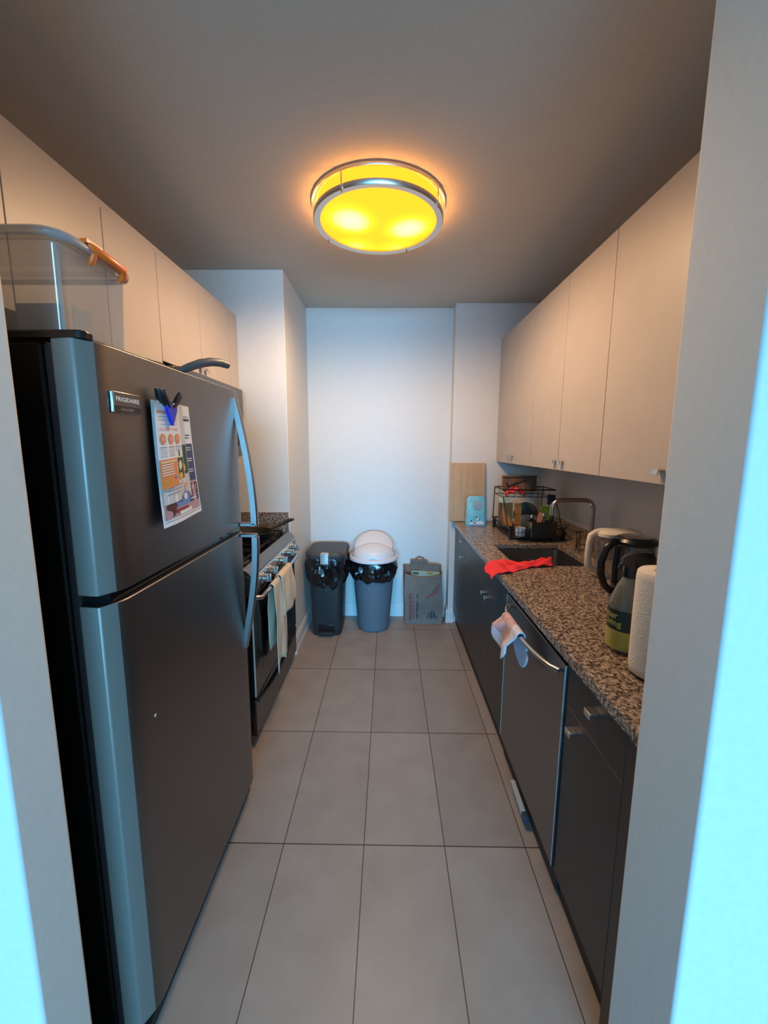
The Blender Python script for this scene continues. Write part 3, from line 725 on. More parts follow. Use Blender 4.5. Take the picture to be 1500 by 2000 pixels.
MB().lathe([(.285, -.004), (.285, 0), (0, 0)], (LC.x, LC.y, H), 48).build('backplate', WHITEP, t)
for a in (62, 148, 242, 328):
    c, s_ = math.cos(math.radians(a+180)), math.sin(math.radians(a+180))
    MB().tube([(LC.x+.3005*c, LC.y+.3005*s_, 2.505), (LC.x+.3035*c, LC.y+.3035*s_, H-.004)], .0035, 8).build('post', NICK, t)
for k in range(6):
    a = 2*PI*k/6
    l = bpy.data.lights.new('lamp_light', 'SPOT'); l.energy = LAMP_POWER; l.color = LAMP_COL; l.shadow_soft_size = 0
    l.spot_size = math.radians(178); l.spot_blend = .6
    o = bpy.data.objects.new('lamp_light', l); C.objects.link(o); o.location = (.16*math.cos(a), .16*math.sin(a), -.010); o.parent = t
for k in range(24):
    a = 2*PI*(k+.5)/24
    l = bpy.data.lights.new('rim_light', 'POINT'); l.energy = .19; l.color = (1.0, .42, .10); l.shadow_soft_size = 0
    o = bpy.data.objects.new('rim_light', l); C.objects.link(o); o.location = (.294*math.cos(a), .294*math.sin(a), .046); o.parent = t

# ================================================================ BINS
def crumple(mb, ringf, nz, nt, amp, seed, jag=.02):
    rings = []
    for j in range(nz+1):
        r = []
        for k in range(nt):
            a = 2*PI*k/nt; p, nrm = ringf(a, j/nz)
            q = noise.noise(Vector((math.cos(a)*5+seed, math.sin(a)*5, j/nz*3)))+.5*noise.noise(Vector((math.cos(a)*14+seed, math.sin(a)*14, j/nz*6)))
            ft = math.sin(PI*min(1, j/nz*1.0))*.9+.1
            p = Vector(p)+Vector(nrm)*amp*ft*(q+.35)
            if j in (0, nz): p.z += jag*noise.noise(Vector((math.cos(a)*3+seed, math.sin(a)*3, j)))
            r.append(p)
        rings.append(r)
    return mb.loops(rings, cap0=False, cap1=False)
# step bin
t = thing('step_bin', (-.485, 3.18, 0), 'black plastic step bin with dark grey lid in the left corner', 'bin')
def rr(hw, y0, y1, r, z, cx=-.485): return rrect(cx-hw, cx+hw, y0, y1, r, z, 6)
MB().loops([rr(.112, 3.035, 3.325, .05, .002), rr(.118, 3.028, 3.332, .05, .03), rr(.128, 3.02, 3.34, .05, .40), rr(.150, 3.00, 3.37, .06, .645)]).build('body', BINK, t, smooth=35)
MB().box(-.485-.066, -.485+.066, 3.0235, 3.05, .018, .095).build('pedal_recess', BLKG, t, bevel=.003)
MB().box(-.485-.056, -.485+.056, 2.992, 3.03, .030, .042).build('pedal', BLKM, t, bevel=.004)
MB().loops([rr(.155, 2.99, 3.38, .08, .640), rr(.160, 2.985, 3.385, .08, .655), rr(.160, 2.985, 3.385, .08, .672), rr(.150, 2.997, 3.373, .075, .686), rr(.12, 3.03, 3.34, .06, .690)]).build('lid', LIDG, t, smooth=40)
MB().loops([rrect(-.519, -.451, 2.970, 3.030, .010, z) for z in (.60, .688)] ).build('release_button', SILV, t, bevel=.012, seg=3)
def ring_bin1(a, v):
    c, s_ = math.cos(a), math.sin(a); n4 = (abs(c)**3.2+abs(s_)**3.2)**(-1/3.2)
    hw = .150+.016*math.sin(PI*v)-.012*v; hy = .190-.015*v
    return (-.485+hw*c*n4, 3.183+hy*s_*n4, .650-.245*v), (c, s_, 0)
lm = MB(); crumple(lm, ring_bin1, 12, 110, .026, 3.1, .05).build('bin_liner', LINER, t, smooth=24, solid=.001)
# swing bin
CX, CY = -.118, 3.215
t = thing('swing_bin', (CX, CY, 0), 'slate grey round bin with white swing lid and black liner', 'bin')
MB().lathe([(.118, 0), (.126, .01), (.130, .02), (.170, .50), (.176, .57), (.172, .572), (.166, .50), (.122, .02), (0, .015)], (CX, CY, .001), 48).build('body', BING, t, smooth=40)
def ring_bin2(a, v):
    r = .176+.012*math.sin(PI*v)-.006*v; return (CX+r*math.cos(a), CY+r*math.sin(a), .60-.165*v), (math.cos(a), math.sin(a), 0)
lm = MB(); crumple(lm, ring_bin2, 9, 90, .026, 8.3, .03).build('bin_liner', LINER, t, smooth=24, solid=.001)
ld = MB().lathe([(.190, 0), (.199, .006), (.200, .020), (.194, .030), (.180, .034), (.176, .030), (.172, .0), (.19, 0)], (CX, CY, .590), 56).build('lid_rim', BINW, t, smooth=40)
# dome: front and back shells + tilted flap
def shell(y_lo, y_hi, nm, mtl):
    mb = MB()
    def P(u, v):
        ph = PI*u; y = y_lo+(y_hi-y_lo)*v
        rx = math.sqrt(max(0, .176**2-y*y)); top = .108*math.sqrt(max(0, 1-(y/.176)**2))
        return (CX-rx*math.cos(ph), CY+y, .606+.010+top*math.sin(ph))
    mb.grid(P, 24, 12); return mb.build(nm, mtl, t, smooth=60, solid=.004)
shell(-.1758, -.03, 'lid_hood', BINW); shell(.09, .1758, 'lid_hood', BINW)
MB().lathe([(.176, 0), (.176, .004), (0, .004)], (CX, CY, .6005), 40).build('lid_disc', BINW, t)
fl = MB()
def P(u, v):
    ph = .35+(PI-.7)*u; y = -.105+.225*v
    rx = .170*math.sqrt(max(0.02, 1-(y/.20)**2)); z = .115*math.sqrt(max(.02, 1-(y/.19)**2))*math.sin(ph)
    ang = math.radians(-24); yy = y*math.cos(ang)-z*math.sin(ang)*1; zz = y*math.sin(ang)*-1+z*math.cos(ang)
    return (CX-rx*math.cos(ph), CY+.015+yy, .655+zz)
fl.grid(P, 24, 14); fl.build('swing_flap', BINW, t, smooth=60, solid=.005)

# ================================================================ GROCERY BAG
t = thing('paper_bag', (.30, 3.33, 0), 'brown paper grocery bag stuffed with folded bags by the back wall', 'bag')
bx0, bx1, by0, by1 = .143, .462, 3.262, 3.392
def bagf():
    mb = MB(); rings = []; n = 10
    for j in range(n+1):
        v = j/n; z = .002+.445*v
        fy = by0+.010*v + .004*math.sin(v*9); r = []
        M_ = 12
        for i in range(M_): u = i/M_; r.append((bx0+.004*math.sin(v*7)+(bx1-bx0)*u, fy+.008*math.sin(u*6+v*5)*v, z-(.035*math.sin(PI*u)*v if v > .9 else 0)))
        for i in range(5): u = i/5; r.append((bx1+.008*math.sin(v*5), fy+(by1-fy)*u, z+(.04*u if v > .95 else 0)))
        for i in range(M_): u = i/M_; r.append((bx1+(bx0-bx1)*u, by1, z+(.04 if v > .95 else 0)))
        for i in range(5): u = i/5; r.append((bx0-.01*v+.02*math.sin(PI*u)*v, by1+(fy-by1)*u, z+(.04*(1-u) if v > .95 else 0)))
        rings.append(r)
    mb.loops(rings, cap1=False); return mb.build('bag_body', KRAFT, t, smooth=25, solid=.001)
bagf()
def text_front(s, m, x, z, size, rot90, y, nm, length=None, tilt=0):
    vs, fs = text_mesh(s, size, bold=.0012)
    L = max(v.x for v in vs); k = length/L if length else 1; out = []
    for v in vs:
        a, b = v.x*k, v.y
        if rot90: p = (x-b, z+a)
        else: ca, sa = math.cos(tilt), math.sin(tilt); p = (x+a*ca-b*sa, z+a*sa+b*ca)
        out.append((p[0], y, p[1]))
    MB().use(m).add(out, fs).build(nm, None, t, recalc=False)
FY = by0-.0035
text_front("TRADER JOE'S", INKR, .205, .035, .034, True, FY, 'bag_lettering', .24)
INKB = mat('bag_ink', (.045, .045, .05), .7)
mbp = MB()
for k in range(16):
    if k in (5, 10): continue
    mbp.use(INKR).box(.215, .224, FY-.0002, FY, .05+.0125*k, .058+.0125*k)
mbp.build('printed_marks', None, t, recalc=False); mbp = MB()
for k in range(15):
    if k in (3, 11): continue
    mbp.use(INKB).box(.243, .258, FY-.0002, FY, .055+.0145*k, .065+.0145*k)
mbp.build('printed_marks', None, t, recalc=False); mbp = MB()
for k, (x, z, w_, h) in enumerate(((.345, .06, .012, .05), (.362, .05, .018, .075), (.382, .06, .022, .055), (.405, .052, .014, .035), (.33, .05, .008, .03), (.37, .115, .02, .012))):
    mbp.use(INKB).quad((x, FY, z), (x+w_, FY, z+.006), (x+w_*.7, FY, z+h), (x+w_*.2, FY, z+h*.9))
mbp.build('printed_marks', None, t, recalc=False); mbp = MB()
for k in range(9):
    x = .325+.0115*k; z = .225+.0075*k; mbp.use(INKR).quad((x, FY-.003, z), (x+.008, FY-.003, z+.005), (x+.005, FY-.003, z+.026), (x-.002, FY-.003, z+.020))
mbp.build('printed_marks', None, t, recalc=False); mbp = MB()
for k in range(7):
    x = .375+.009*k; z = .285+.008*k; mbp.use(INKB).quad((x, FY-.002, z), (x+.004, FY-.002, z+.003), (x+.003, FY-.002, z+.02), (x, FY-.002, z+.016))
mbp.build('printed_marks', None, t, recalc=False)
def folded(label, x0, x1, y0, y1, z0, z1, m, tilt):
    o = MB().box(x0, x1, y0, y1, z0, z1).build('folded_bag', m, None, bevel=.004); o.rotation_euler = (0, tilt, 0)
    return props(o, label, 'folded bag', 'folded paper bags inside the grocery bag')
folded('tallest folded brown paper bag at the back of the grocery bag', .185, .335, 3.362, 3.376, .20, .535, KRAFT, .03)
folded('folded brown paper bag with squared top in the right half of the grocery bag', .245, .425, 3.338, 3.352, .20, .510, KRAFT, .06)
o = MB().use(mat('magazine_dull', (.42, .40, .25), .6)).box(.19, .43, 3.312, 3.324, .20, .452).use(DGP).box(.20, .25, 3.3112, 3.312, .42, .44).use(mat('magazine_olive', (.35, .28, .06), .6)).box(.32, .37, 3.3112, 3.312, .425, .448).use(INKL).box(.26, .31, 3.3112, 3.312, .42, .436).build('magazine', None, None)
o.rotation_euler = (0, .05, 0); props(o, 'yellowish printed magazine edge sticking out of the grocery bag front', 'magazine')
MB().tube([(.215, 3.385, .45), (.225, 3.385, .52), (.265, 3.386, .556), (.305, 3.386, .545), (.33, 3.385, .50), (.335, 3.385, .45)], .004, 6, flat=(1.6, .6)).build('handle', KRAFT, t, smooth=60)

# ================================================================ ON THE WORKTOP
# cutting board + coffee bag
o = MB().box(-.143, .143, -.009, .009, 0, .478).build('cutting_board', BAMB, None, bevel=.006, seg=3)
o.location = (.645, 3.262, CT+.002); o.rotation_euler = (math.radians(-4.5), 0, 0)
props(o, 'tall bamboo cutting board leaning on the wall at the worktop end', 'cutting board')
t = thing('coffee_bag', (.682, 3.12, CT), 'light blue printed coffee bag in front of the bamboo board', 'bag')
rings = []
for j in range(9):
    v = j/8; hw = .076-.005*v-(.016 if j == 8 else 0); hy = .032*(1-v**2)+.006; z = CT+.001+.228*v
    rings.append([(x+.003*math.sin(j*2+i), y, z_) for i, (x, y, z_) in enumerate(rrect(.682-hw, .682+hw, 3.12-hy, 3.12+hy, min(.018, hy*.9), z, 4))])
MB().loops(rings).build('pouch', COFB, t, smooth=50)
mb = MB()
yy = lambda z: 3.12-.0415*(1-((z-CT)/.228)**2)-.0015-.004*((z-CT)/.228)
def q(m, x0, x1, z0, z1): mb.use(m).quad((x0, yy(z0), z0), (x1, yy(z0), z0), (x1, yy(z1), z1), (x0, yy(z1), z1))
for k, (a, b) in enumerate(((.662, .722), (.658, .730), (.654, .728), (.660, .726), (.668, .720))): q(COFG if k % 2 else MATS['print_grey'], a, b, CT+.185-.015*k, CT+.195-.015*k)
mb.build('printed_text', None, t, recalc=False); mb = MB()
def tri(m, pts): mb.use(m).add([(x, yy(z)-.0012, z) for x, z in pts], [tuple(range(len(pts)))])
tri(PAPW, [(0.6230, CT+0.0135), (0.7430, CT+0.0135), (0.7230, CT+0.0378), (0.7050, CT+0.0432), (0.6930, CT+0.0324), (0.6730, CT+0.0351), (0.6530, CT+0.0270), (0.6380, CT+0.0351)])
tri(INK, [(0.6530, CT+0.0243), (0.6780, CT+0.0162), (0.6730, CT+0.0324)]); tri(PAPW, [(0.6810, CT+0.0607), (0.6980, CT+0.0635), (0.7010, CT+0.0486), (0.6890, CT+0.0405)]); tri(INK, [(0.6770, CT+0.0702), (0.6870, CT+0.0756), (0.6880, CT+0.0594)]); tri(INK, [(0.6980, CT+0.0621), (0.7100, CT+0.0540), (0.7010, CT+0.0432)])
tri(DGP, [(0.6330, CT+0.0351), (0.6480, CT+0.0297), (0.6430, CT+0.0513)])
mb.build('printed_panel', None, t, recalc=False)

# ---- dish rack, two tiers
RX0, RX1, RYa, RYb = .80, 1.17, 2.615, 3.06
t = thing('dish_rack', ((RX0+RX1)/2, (RYa+RYb)/2, CT), 'black two-tier wire dish rack beside the sink', 'dish rack')
zt = CT+.075
def frame(z, x0, x1, y0, y1, r=.005):
    mb = MB(); P_ = [(x0, y0, z), (x1, y0, z), (x1, y1, z), (x0, y1, z)]
    for i in range(4): mb.tube([P_[i], P_[(i+1) % 4]], r, 6)
    return mb
mb = frame(zt, RX0, RX1, RYa, RYb, .006); 
for k in range(1, 12): y = RYa+(RYb-RYa)*k/12; mb.tube([(RX0, y, zt-.0), (RX0+.01, y, zt-.045), (RX1-.01, y, zt-.045), (RX1, y, zt)], .002, 5)
for k in range(1, 5): x = RX0+(RX1-RX0)*k/5; mb.tube([(x, RYa, zt), (x, RYa+.01, zt-.045), (x, RYb-.01, zt-.045), (x, RYb, zt)], .0025, 5)
mb.build('lower_basket', BLK, t)
MB().box(RX0+.01, RX1-.01, RYa+.005, RYb-.01, CT+.012, CT+.020).build('drip_tray', BLKM, t)
for x in (RX0+.012, RX1-.012):
    for y in (RYa+.01, RYb-.012): MB().box(x-.011, x+.011, y-.009, y+.009, CT+.0005, zt-.003).build('leg', BLK, t, bevel=.002)
ztop = 1.205; TX0, TX1, TY0, TY1 = .80, 1.16, 2.80, 3.03
mb = frame(ztop, TX0, TX1, TY0, TY1, .005); mb2 = frame(ztop-.05, TX0, TX1, TY0, TY1, .003)
for k in range(1, 9): x = TX0+(TX1-TX0)*k/9; mb.tube([(x, TY0, ztop), (x, TY0, ztop-.05), (x, TY1, ztop-.05), (x, TY1, ztop)], .002, 5)
mb.v += mb2.v and []
mb.add(mb2.v, mb2.f); mb.build('upper_basket', BLK, t)
for x in (TX0, TX1):
    MB().tube([(x, 2.66, zt), (x, TY0, ztop-.05)], .004, 6).build('side_post', BLK, t); MB().tube([(x, RYb-.01, zt), (x, TY1, ztop)], .004, 6).build('side_post', BLK, t)
# mug in wire caddy + utensil box + glasses etc.
def cup(label, c, r, h, m, name='cup', cat='cup', group=None):
    o = MB().lathe([(r*.75, 0), (r*.85, .004), (r, h), (r*.92, h), (r*.78, .008), (0, .008)], c, 24).build(name, m, None, smooth=50)
    return props(o, label, cat, group)
t2 = thing('cup_caddy', (.865, 2.555, CT+.05), 'black wire cup caddy hooked on the front of the dish rack', 'caddy')
c0 = (.852, 2.565, zt-.040); mbc = MB()
for k in range(12):
    a = 2*PI*k/12; mbc.tube([(c0[0]+.043*math.cos(a), c0[1]+.038*math.sin(a), c0[2]), (c0[0]+.046*math.cos(a), c0[1]+.041*math.sin(a), c0[2]+.068)], .0018, 5)
for z in (0, .034, .068):
    pts = [(c0[0]+.045*math.cos(2*PI*k/20), c0[1]+.040*math.sin(2*PI*k/20), c0[2]+z) for k in range(21)]; mbc.tube(pts, .002, 5)
mbc.build('wire_basket', BLK, t2)
cup('white cup standing in the wire caddy of the dish rack', (c0[0], c0[1], c0[2]+.004), .036, .055, CERAM)
t2 = thing('utensil_holder', (.99, 2.56, CT+.03), 'solid black utensil holder on the front of the dish rack', 'utensil holder')
hz = zt-.045
mb = MB().loops([rrect(.908, 1.075, 2.535, 2.606, .012, hz), rrect(.904, 1.079, 2.531, 2.609, .012, hz+.105)], cap1=False); mb.build('box', BLK, t2, solid=.003, smooth=30)
def spoon(label, x, y, top, m, kind='spoon', dx=0.0):
    mb = MB().tube([(x, y, hz+.01), (x+dx*.6, y, top-.04)], .003, 6)
    mb.lathe([(0, 0), (.010, .008), (.016, .022), (.013, .038), (0, .045)], (x+dx*.6, y, top-.045), 10, sy_=.35)
    return props(mb.build(kind, m, None, smooth=60), label, 'utensil', 'utensils in the black holder')
spoon('steel spoon standing in the black utensil holder', 1.00, 2.575, hz+.160, HAND, 'spoon', .01)
spoon('dark spoon at the right end of the black utensil holder', 1.045, 2.565, hz+.145, BLKM, 'spoon', .01)
spoon('slim steel spoon at the left end of the black utensil holder', .935, 2.57, hz+.15, FAUC, 'spoon', -.01)
o = MB().box(-.016, .016, -.002, .002, 0, .10).build('spatula', mat('peach_silicone', (.75, .28, .18), .4), None, bevel=.0015); o.location = (.965, 2.575, hz+.06); o.rotation_euler = (0, .25, 0)
props(o, 'peach red silicone spatula tip rising from the utensil holder', 'spatula')
def wine(label, c, s=1.0):
    return props(MB().lathe([(.0, 0), (.032*s, 0), (.030*s, .003), (.005, .008), (.004, .06*s), (.018*s, .072*s), (.036*s, .10*s), (.038*s, .125*s), (.031*s, .155*s), (.029*s, .154*s), (.035*s, .125*s), (.0, .075*s)], c, 24).build('wine_glass', GLS, None, smooth=60), label, 'glass')
wine('stemmed glass standing at the right rear of the dish rack', (1.12, 2.70, zt-.042), 1.05)
cup('tall clear tumbler upside down in the middle of the dish rack', (.925, 2.70, zt-.042), .034, .12, GLS, 'tumbler', 'glass', 'tumblers in the dish rack')
cup('clear tumbler right of the middle one in the dish rack', (1.005, 2.69, zt-.042), .033, .115, GLS, 'tumbler', 'glass', 'tumblers in the dish rack')
def plate(label, x, y, z, r, m, tilt=.15):
    mb = MB().lathe([(0, 0), (r*.6, 0), (r, .014), (r*.99, .018), (r*.6, .005), (0, .005)], (0, 0, 0), 28, 'y')
    o = mb.build('plate', m, None, smooth=50); o.location = (x, y, z); o.rotation_euler = (tilt, 0, 0)
    return props(o, label, 'plate', 'plates leaning in the dish rack')
for k, m in enumerate((CERAM, BLKM, MATS['pan_speckled_grey'])):
    plate(('white plate leaning nearest the back of the lower rack basket', 'black plate between the white and grey ones in the rack', 'grey plate leaning foremost of the plates in the rack')[k], 1.02, 3.02-.028*k, zt-.040, .085, m)
def slabo(nm, label, cat, x0, x1, y, z0, h, m, th=.008, tilt=.12, group=None, rx=0):
    o = MB().box(-(x1-x0)/2, (x1-x0)/2, -th/2, th/2, 0, h).build(nm, m, None, bevel=.003); o.location = ((x0+x1)/2, y, z0); o.rotation_euler = (-tilt, rx, 0)
    return props(o, label, cat, group)
slabo('chopping_board', 'small orange-brown wooden board upright in the lower basket', 'board', .835, .905, 2.90, zt-.042, .175, WOODO, .012)
slabo('chopping_board', 'narrow orange-brown board beside the wider one in the lower basket', 'board', .915, .965, 2.885, zt-.042, .172, WOODO, .012)
slabo('chopping_board', 'reddish brown board at the left side of the lower basket', 'board', .806, .832, 2.91, zt-.042, .17, WOODB, .02)
slabo('chopping_board', 'small green plastic board upright at the right of the rack', 'board', 1.045, 1.115, 2.74, zt-.042, .175, GREENP, .006, .05)
slabo('container_lid', 'pale mint container lid lying over the left side of the rack', 'lid', .800, .845, 2.86, ztop-.095, .03, MINT, .10, .0)
# top tier: brown tray, red mitt, dark handles
t2 = thing('serving_tray', (.96, 2.94, ztop), 'brown wooden tray standing on the upper rack tier', 'tray')
o = MB().loops([rrect(.825, 1.075, z_, z_+.001, .0005, 0) for z_ in (0,)]*2) if False else None
mb = MB(); outer = rrect(-.125, .125, 0, .115, .022, 0); 
mb.loops([[(x, -.008, y) for x, y, _ in outer], [(x, .008, y) for x, y, _ in outer]]); o = mb.build('panel', WOODB, None, bevel=.003); o.parent = t2; o.location = (0, .02, -.03); 
if '_w' in o: del o['_w']
mb = MB().box(-.127, .127, -.014, .022, .104, .118).build('rim', WOODB, None, bevel=.005); mb.parent = t2; mb.location = (0, .02, -.028+.104)
t2.rotation_euler = (-.1, 0, 0)
mb = MB(); mb.grid(lambda u, v: (.835+.13*u, 2.83+.06*v+.01*math.sin(u*7), ztop-.045+.055*math.sin(PI*u)**.7*(.55+.45*v)+.010*math.sin(u*13+v*9)), 18, 10)
props(mb.build('red_cloth', REDP, None, smooth=60, solid=.004), 'crumpled red cloth lying in the upper rack tier', 'cloth')
props(MB().tube([(.85, 2.86, ztop+.012), (.90, 2.87, ztop+.035), (.98, 2.89, ztop+.058)], [.010, .008, .006], 8).tube([(.85, 2.86, ztop+.012), (.835, 2.85, ztop+.045)], .006, 8).build('tongs', BLKM, None, smooth=60), 'black handled tongs lying over the upper rack tier', 'tongs')
props(MB().box(1.10, 1.15, 2.765, 2.792, ztop-.10, ztop-.03).build('sponge', mat('sponge_blue', (.03, .04, .10), .8), None, bevel=.004), 'dark blue sponge hanging at the right end of the rack', 'sponge')

# ---- faucet, dispenser
t = thing('faucet', (1.155, 2.26, CT), 'tall squared nickel kitchen faucet arching over the sink', 'faucet')
MB().lathe([(.028, 0), (.028, .006), (.022, .012), (.0, .012)], (1.155, 2.26, CT+.0002), 24).build('base_plate', FAUC, t, smooth=40)
fx, fy, ft = 1.155, 2.26, 1.205; r_ = .048; pts = [(fx, fy, CT+.012), (fx, fy, ft-r_)]
for k in range(1, 8): a = PI/2*k/7; pts.append((fx-r_+r_*math.cos(a), fy, ft-r_+r_*math.sin(a)))
ex = .925
for k in range(8): a = PI/2*k/7; pts.append((ex+r_-r_*math.sin(a)*1.0, fy, ft-r_+r_*math.cos(a)))
pts.append((ex, fy, ft-.085))
MB().tube(pts, .0125, 14).build('spout', FAUC, t, smooth=50)
MB().tube([(fx-.010, fy-.0, CT+.055), (fx-.058, fy, CT+.058)], .006, 8).build('lever', FAUC, t, smooth=60)
t = thing('soap_dispenser', (1.115, 2.335, CT), 'nickel soap dispenser post with horizontal spout beside the faucet', 'soap dispenser')
MB().lathe([(.020, 0), (.020, .006), (.013, .010), (.0125, .10), (.015, .104), (.015, .112), (0, .112)], (1.125, 2.345, CT+.0002), 16).build('post', FAUC, t, smooth=40)
MB().tube([(1.150, 2.345, CT+.118), (1.045, 2.345, CT+.122)], .0075, 8).build('spout', FAUC, t, smooth=50)
# ribbed glass upside down by the wall
props(MB().lathe([(.033, 0), (.034, .002), (.038, .13), (.0, .133), (0, .131), (.036, .128), (.032, .002)], (1.165, 2.17, CT+.001), 18).build('tumbler', GLS, None, smooth=50), 'clear tumbler upside down against the right wall behind the white pitcher', 'glass')

# ---- white filter pitcher
t = thing('water_pitcher', (1.05, 1.86, CT), 'water pitcher with white handle and lid behind the black kettle', 'pitcher')
MB().loops([rrect(.985+i, 1.165-i, 1.80+i, 1.92-i, .04, z) for i, z in ((.014, CT+.001), (.008, CT+.01), (0, CT+.20))]).build('body', CLEAR, t, smooth=50)
MB().loops([rrect(.975, 1.175, 1.793, 1.927, .045, CT+.201), rrect(.975, 1.175, 1.793, 1.927, .045, CT+.215), rrect(.99, 1.16, 1.81, 1.91, .035, CT+.225)]).build('lid', WHITEP, t, smooth=40)
MB().tube([(.995, 1.86, CT+.214), (.972, 1.86, CT+.212), (.952, 1.86, CT+.198), (.946, 1.86, CT+.17), (.943, 1.86, CT+.11), (.945, 1.86, CT+.055), (.955, 1.86, CT+.04), (.985, 1.86, CT+.035)], [.013, .013, .013, .012, .012, .012, .012, .010], 10, flat=(1, 1.3)).build('handle', WHITEP, t, smooth=60)
# ---- black kettle
KC = (1.0, 1.60); t = thing('electric_kettle', (KC[0], KC[1], CT), 'glass electric kettle with black handle and lid', 'kettle')
MB().lathe([(.080, 0), (.082, .004), (.080, .018), (.070, .022), (0, .022)], (*KC, CT+.0005), 36).build('power_base', KNAVY, t, smooth=40)
MB().lathe([(.074, .0), (.077, .003), (.077, .030), (.074, .032), (0, .032)], (*KC, CT+.023), 36).build('body_base', KNAVY, t, smooth=40)
MB().lathe([(.0735, 0), (.073, .05), (.070, .12), (.067, .165), (.065, .165), (.068, .12), (.071, .05), (.0715, 0)], (*KC, CT+.056), 36).build('glass_body', SMOKE, t, smooth=60)
MB().lathe([(.072, 0), (.078, .004), (.079, .014), (.070, .026), (.060, .028), (0, .028)], (*KC, CT+.222), 36).build('lid', KNAVY, t, smooth=40)
MB().lathe([(.057, 0), (.059, .003), (.054, .0045), (.0, .0045)], (*KC, CT+.2505), 36).build('lid_plate', NICK, t, smooth=40)
hx = KC[0]-.07
hp = [(hx+.02, 1.595, CT+.235), (hx-.025, 1.593, CT+.232), (hx-.055, 1.59, CT+.205), (hx-.070, 1.588, CT+.15), (hx-.068, 1.588, CT+.10), (hx-.05, 1.59, CT+.055), (hx-.025, 1.592, CT+.03), (hx+.0, 1.595, CT+.03)]
MB().tube(hp, [.012, .016, .016, .0145, .0145, .014, .014, .012], 12, flat=(1, 1)).build('handle', KNAVY, t, smooth=60)
MB().tube([(hx-.006, 1.595, CT+.215), (hx-.010, 1.595, CT+.14), (hx-.008, 1.595, CT+.06)], .010, 10).build('handle_spine', KNAVY, t, smooth=60)
# ---- spray bottle
BC = (.722, 1.165); t = thing('spray_bottle', (BC[0], BC[1], CT), 'spray bottle with black trigger head and green and yellow label', 'bottle')
MB().lathe([(.044, 0), (.050, .005), (.052, .014), (.052, .135), (.050, .15), (.034, .195), (.021, .222), (.018, .226), (.018, .230), (0, .230)], (*BC, CT+.0005), 36).build('body', BOTL, t, smooth=50)
def wrap(r, z0, z1, nm, m):
    mb = MB(); mb.capl = False; mb.lathe([(r, z0), (r, z1)], (*BC, 0), 48).build(nm, m, t, smooth=60)
wrap(.0526, CT+.012, CT+.070, 'label_yellow', LYEL); wrap(.0527, CT+.070, CT+.132, 'label_green', LGRN)
def wrapt(s, size, a0, z, m, r=.0532):
    vs, fs = text_mesh(s, size, bold=.0006)
    L = max(v.x for v in vs)
    MB().use(m).add([(BC[0]+r*math.cos(a0-(L-v.x)/r*1.0), BC[1]+r*math.sin(a0-(L-v.x)/r*1.0), z+v.y) for v in vs], fs).build('label_lettering', None, t, recalc=False)
AE = math.radians(262)
wrapt('Better', .027, math.radians(214), CT+.106, TYEL); wrapt('Living', .027, math.radians(226), CT+.084, TYEL)
mb = MB()
for k in range(6):
    z = CT+.060-.0075*k; L = .5-.05*(k % 3)
    mb.grid(lambda u, v: (BC[0]+.0531*math.cos(math.radians(195)+L*u), BC[1]+.0531*math.sin(math.radians(195)+L*u), z+.0015*v), 6, 1)
mb.build('label_print', mat('label_ink_olive', (.25, .20, .04), .6), t, recalc=False)
MB().lathe([(.021, 0), (.022, .004), (.022, .030), (.019, .034), (.016, .052), (0, .052)], (*BC, CT+.2265), 24).build('collar', KNAVY, t, smooth=40)
rg = []
for x, zl, zh, hw in ((-.030, .268, .283, .008), (-.018, .258, .294, .013), (.005, .252, .300, .015), (.035, .262, .302, .014), (.058, .272, .299, .012), (.064, .278, .292, .008)):
    rg.append([(BC[0]+x, BC[1]-hw, CT+zl), (BC[0]+x, BC[1]-hw*1.1, CT+(zl+zh)/2), (BC[0]+x, BC[1]-hw*.6, CT+zh), (BC[0]+x, BC[1]+hw*.6, CT+zh), (BC[0]+x, BC[1]+hw*1.1, CT+(zl+zh)/2), (BC[0]+x, BC[1]+hw, CT+zl)])
MB().loops(rg).build('spray_head', KNAVY, t, smooth=50)
MB().tube([(BC[0]-.018, BC[1], CT+.272), (BC[0]-.034, BC[1], CT+.262), (BC[0]-.040, BC[1], CT+.250)], [.006, .005, .003], 8).build('trigger', KNAVY, t, smooth=60)
# ---- paper towel roll
PC = (.716, 1.015); t = thing('paper_towel_roll', (PC[0], PC[1], CT), 'white paper towel roll on a holder beside the wall end', 'paper towel')
MB().lathe([(.0, 0), (.052, 0), (.053, .003), (.052, .007), (0, .007)], (*PC, CT+.0005), 32).build('holder_base', BLKM, t, smooth=40)
mb = MB(); rings = []
for z, r in ((.008, .055), (.012, .0605), (.03, .062), (.15, .0625), (.27, .062), (.286, .060), (.291, .055)):
    rings.append([(PC[0]+r*(1+.006*math.sin(k*1.3))*math.cos(2*PI*k/40), PC[1]+r*math.sin(2*PI*k/40), CT+z) for k in range(40)])
rings.append([(PC[0]+.022*math.cos(2*PI*k/40), PC[1]+.022*math.sin(2*PI*k/40), CT+.290) for k in range(40)])
rings.append([(PC[0]+.021*math.cos(2*PI*k/40), PC[1]+.021*math.sin(2*PI*k/40), CT+.24) for k in range(40)])
mb.loops(rings).build('roll', PAPT, t, smooth=50)
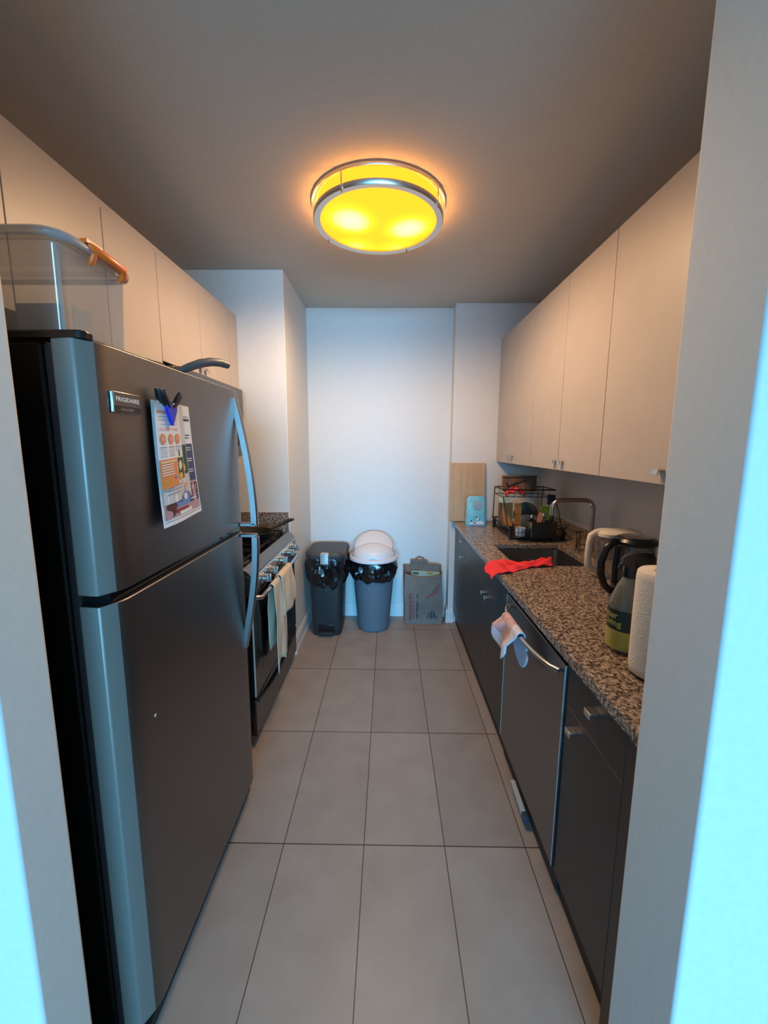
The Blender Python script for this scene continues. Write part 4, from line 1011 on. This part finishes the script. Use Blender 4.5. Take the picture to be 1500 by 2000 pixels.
MB().tube([(PC[0], PC[1], CT+.005), (PC[0], PC[1], CT+.305)], .006, 8).lathe([(0, .012), (.010, .008), (.012, 0), (0, 0)], (PC[0], PC[1], CT+.300), 12).build('holder_pole', BLKM, t, smooth=50)
MB().tube([(PC[0]-.004, PC[1]-.045, CT+.004), (PC[0]-.010, PC[1]-.070, CT+.005), (PC[0]-.010, PC[1]-.070, CT+.07), (PC[0]-.010, PC[1]-.066, CT+.075)], .003, 6).build('holder_arm', NICK, t)

# ---- red rubber glove / cloth draped over worktop edge
mb = MB()
def P(u, v):
    # u along length 0 (front-left, hanging) .. 1 (right); v across
    x = .845-.355*(1-u); y0_ = 2.045-.01*(1-u); wdt = (.055+.05*(1-u)+.02*math.sin(u*8))
    y = y0_-.06*(1-u)+ (v-.5)*2*wdt*(.75+.25*math.sin(u*5))
    z = CT+.006+.030*math.sin(PI*v)**.8*(.55+.45*math.sin(u*6+1.5))*(.4+.6*min(1, u*3))+.005*math.sin(v*16+u*9)+.007*math.sin(v*9-u*14)*math.sin(PI*v)+.004*math.sin(u*31+v*7)
    if x < .535:
        z -= (.535-x)*.55; y -= (.535-x)*1.0
    return (x, y, max(z, CT+.003) if x > .53 else z)
mb.grid(P, 40, 22)
props(mb.build('rubber_glove', RED, None, smooth=60, solid=.003), 'bright red glove lying crumpled over the worktop edge by the sink', 'glove')

# ---- strip sticking out below the dishwasher
t = thing('plastic_strip', (.548, 1.47, .02), 'pale grey plastic strip with dark tip sticking out under the dishwasher', 'strip')
MB().loops([[(.553+a*.010, y, z+b*.010) for a, b in ((-1, -1), (1, -1), (1, 1), (-1, 1))] for y, z in ((1.585, .045), (1.50, .040), (1.44, .036))]).build('strip', mat('strip_grey', (.42, .42, .42), .5), t, bevel=.002)
MB().box(.545, .566, 1.405, 1.4385, .022, .045).build('tip', mat('strip_tip_blue', (.03, .06, .10), .4), t, bevel=.002)

# ---------------------------------------------------------------- clean helper properties
for o in bpy.data.objects:
    if '_w' in o: del o['_w']
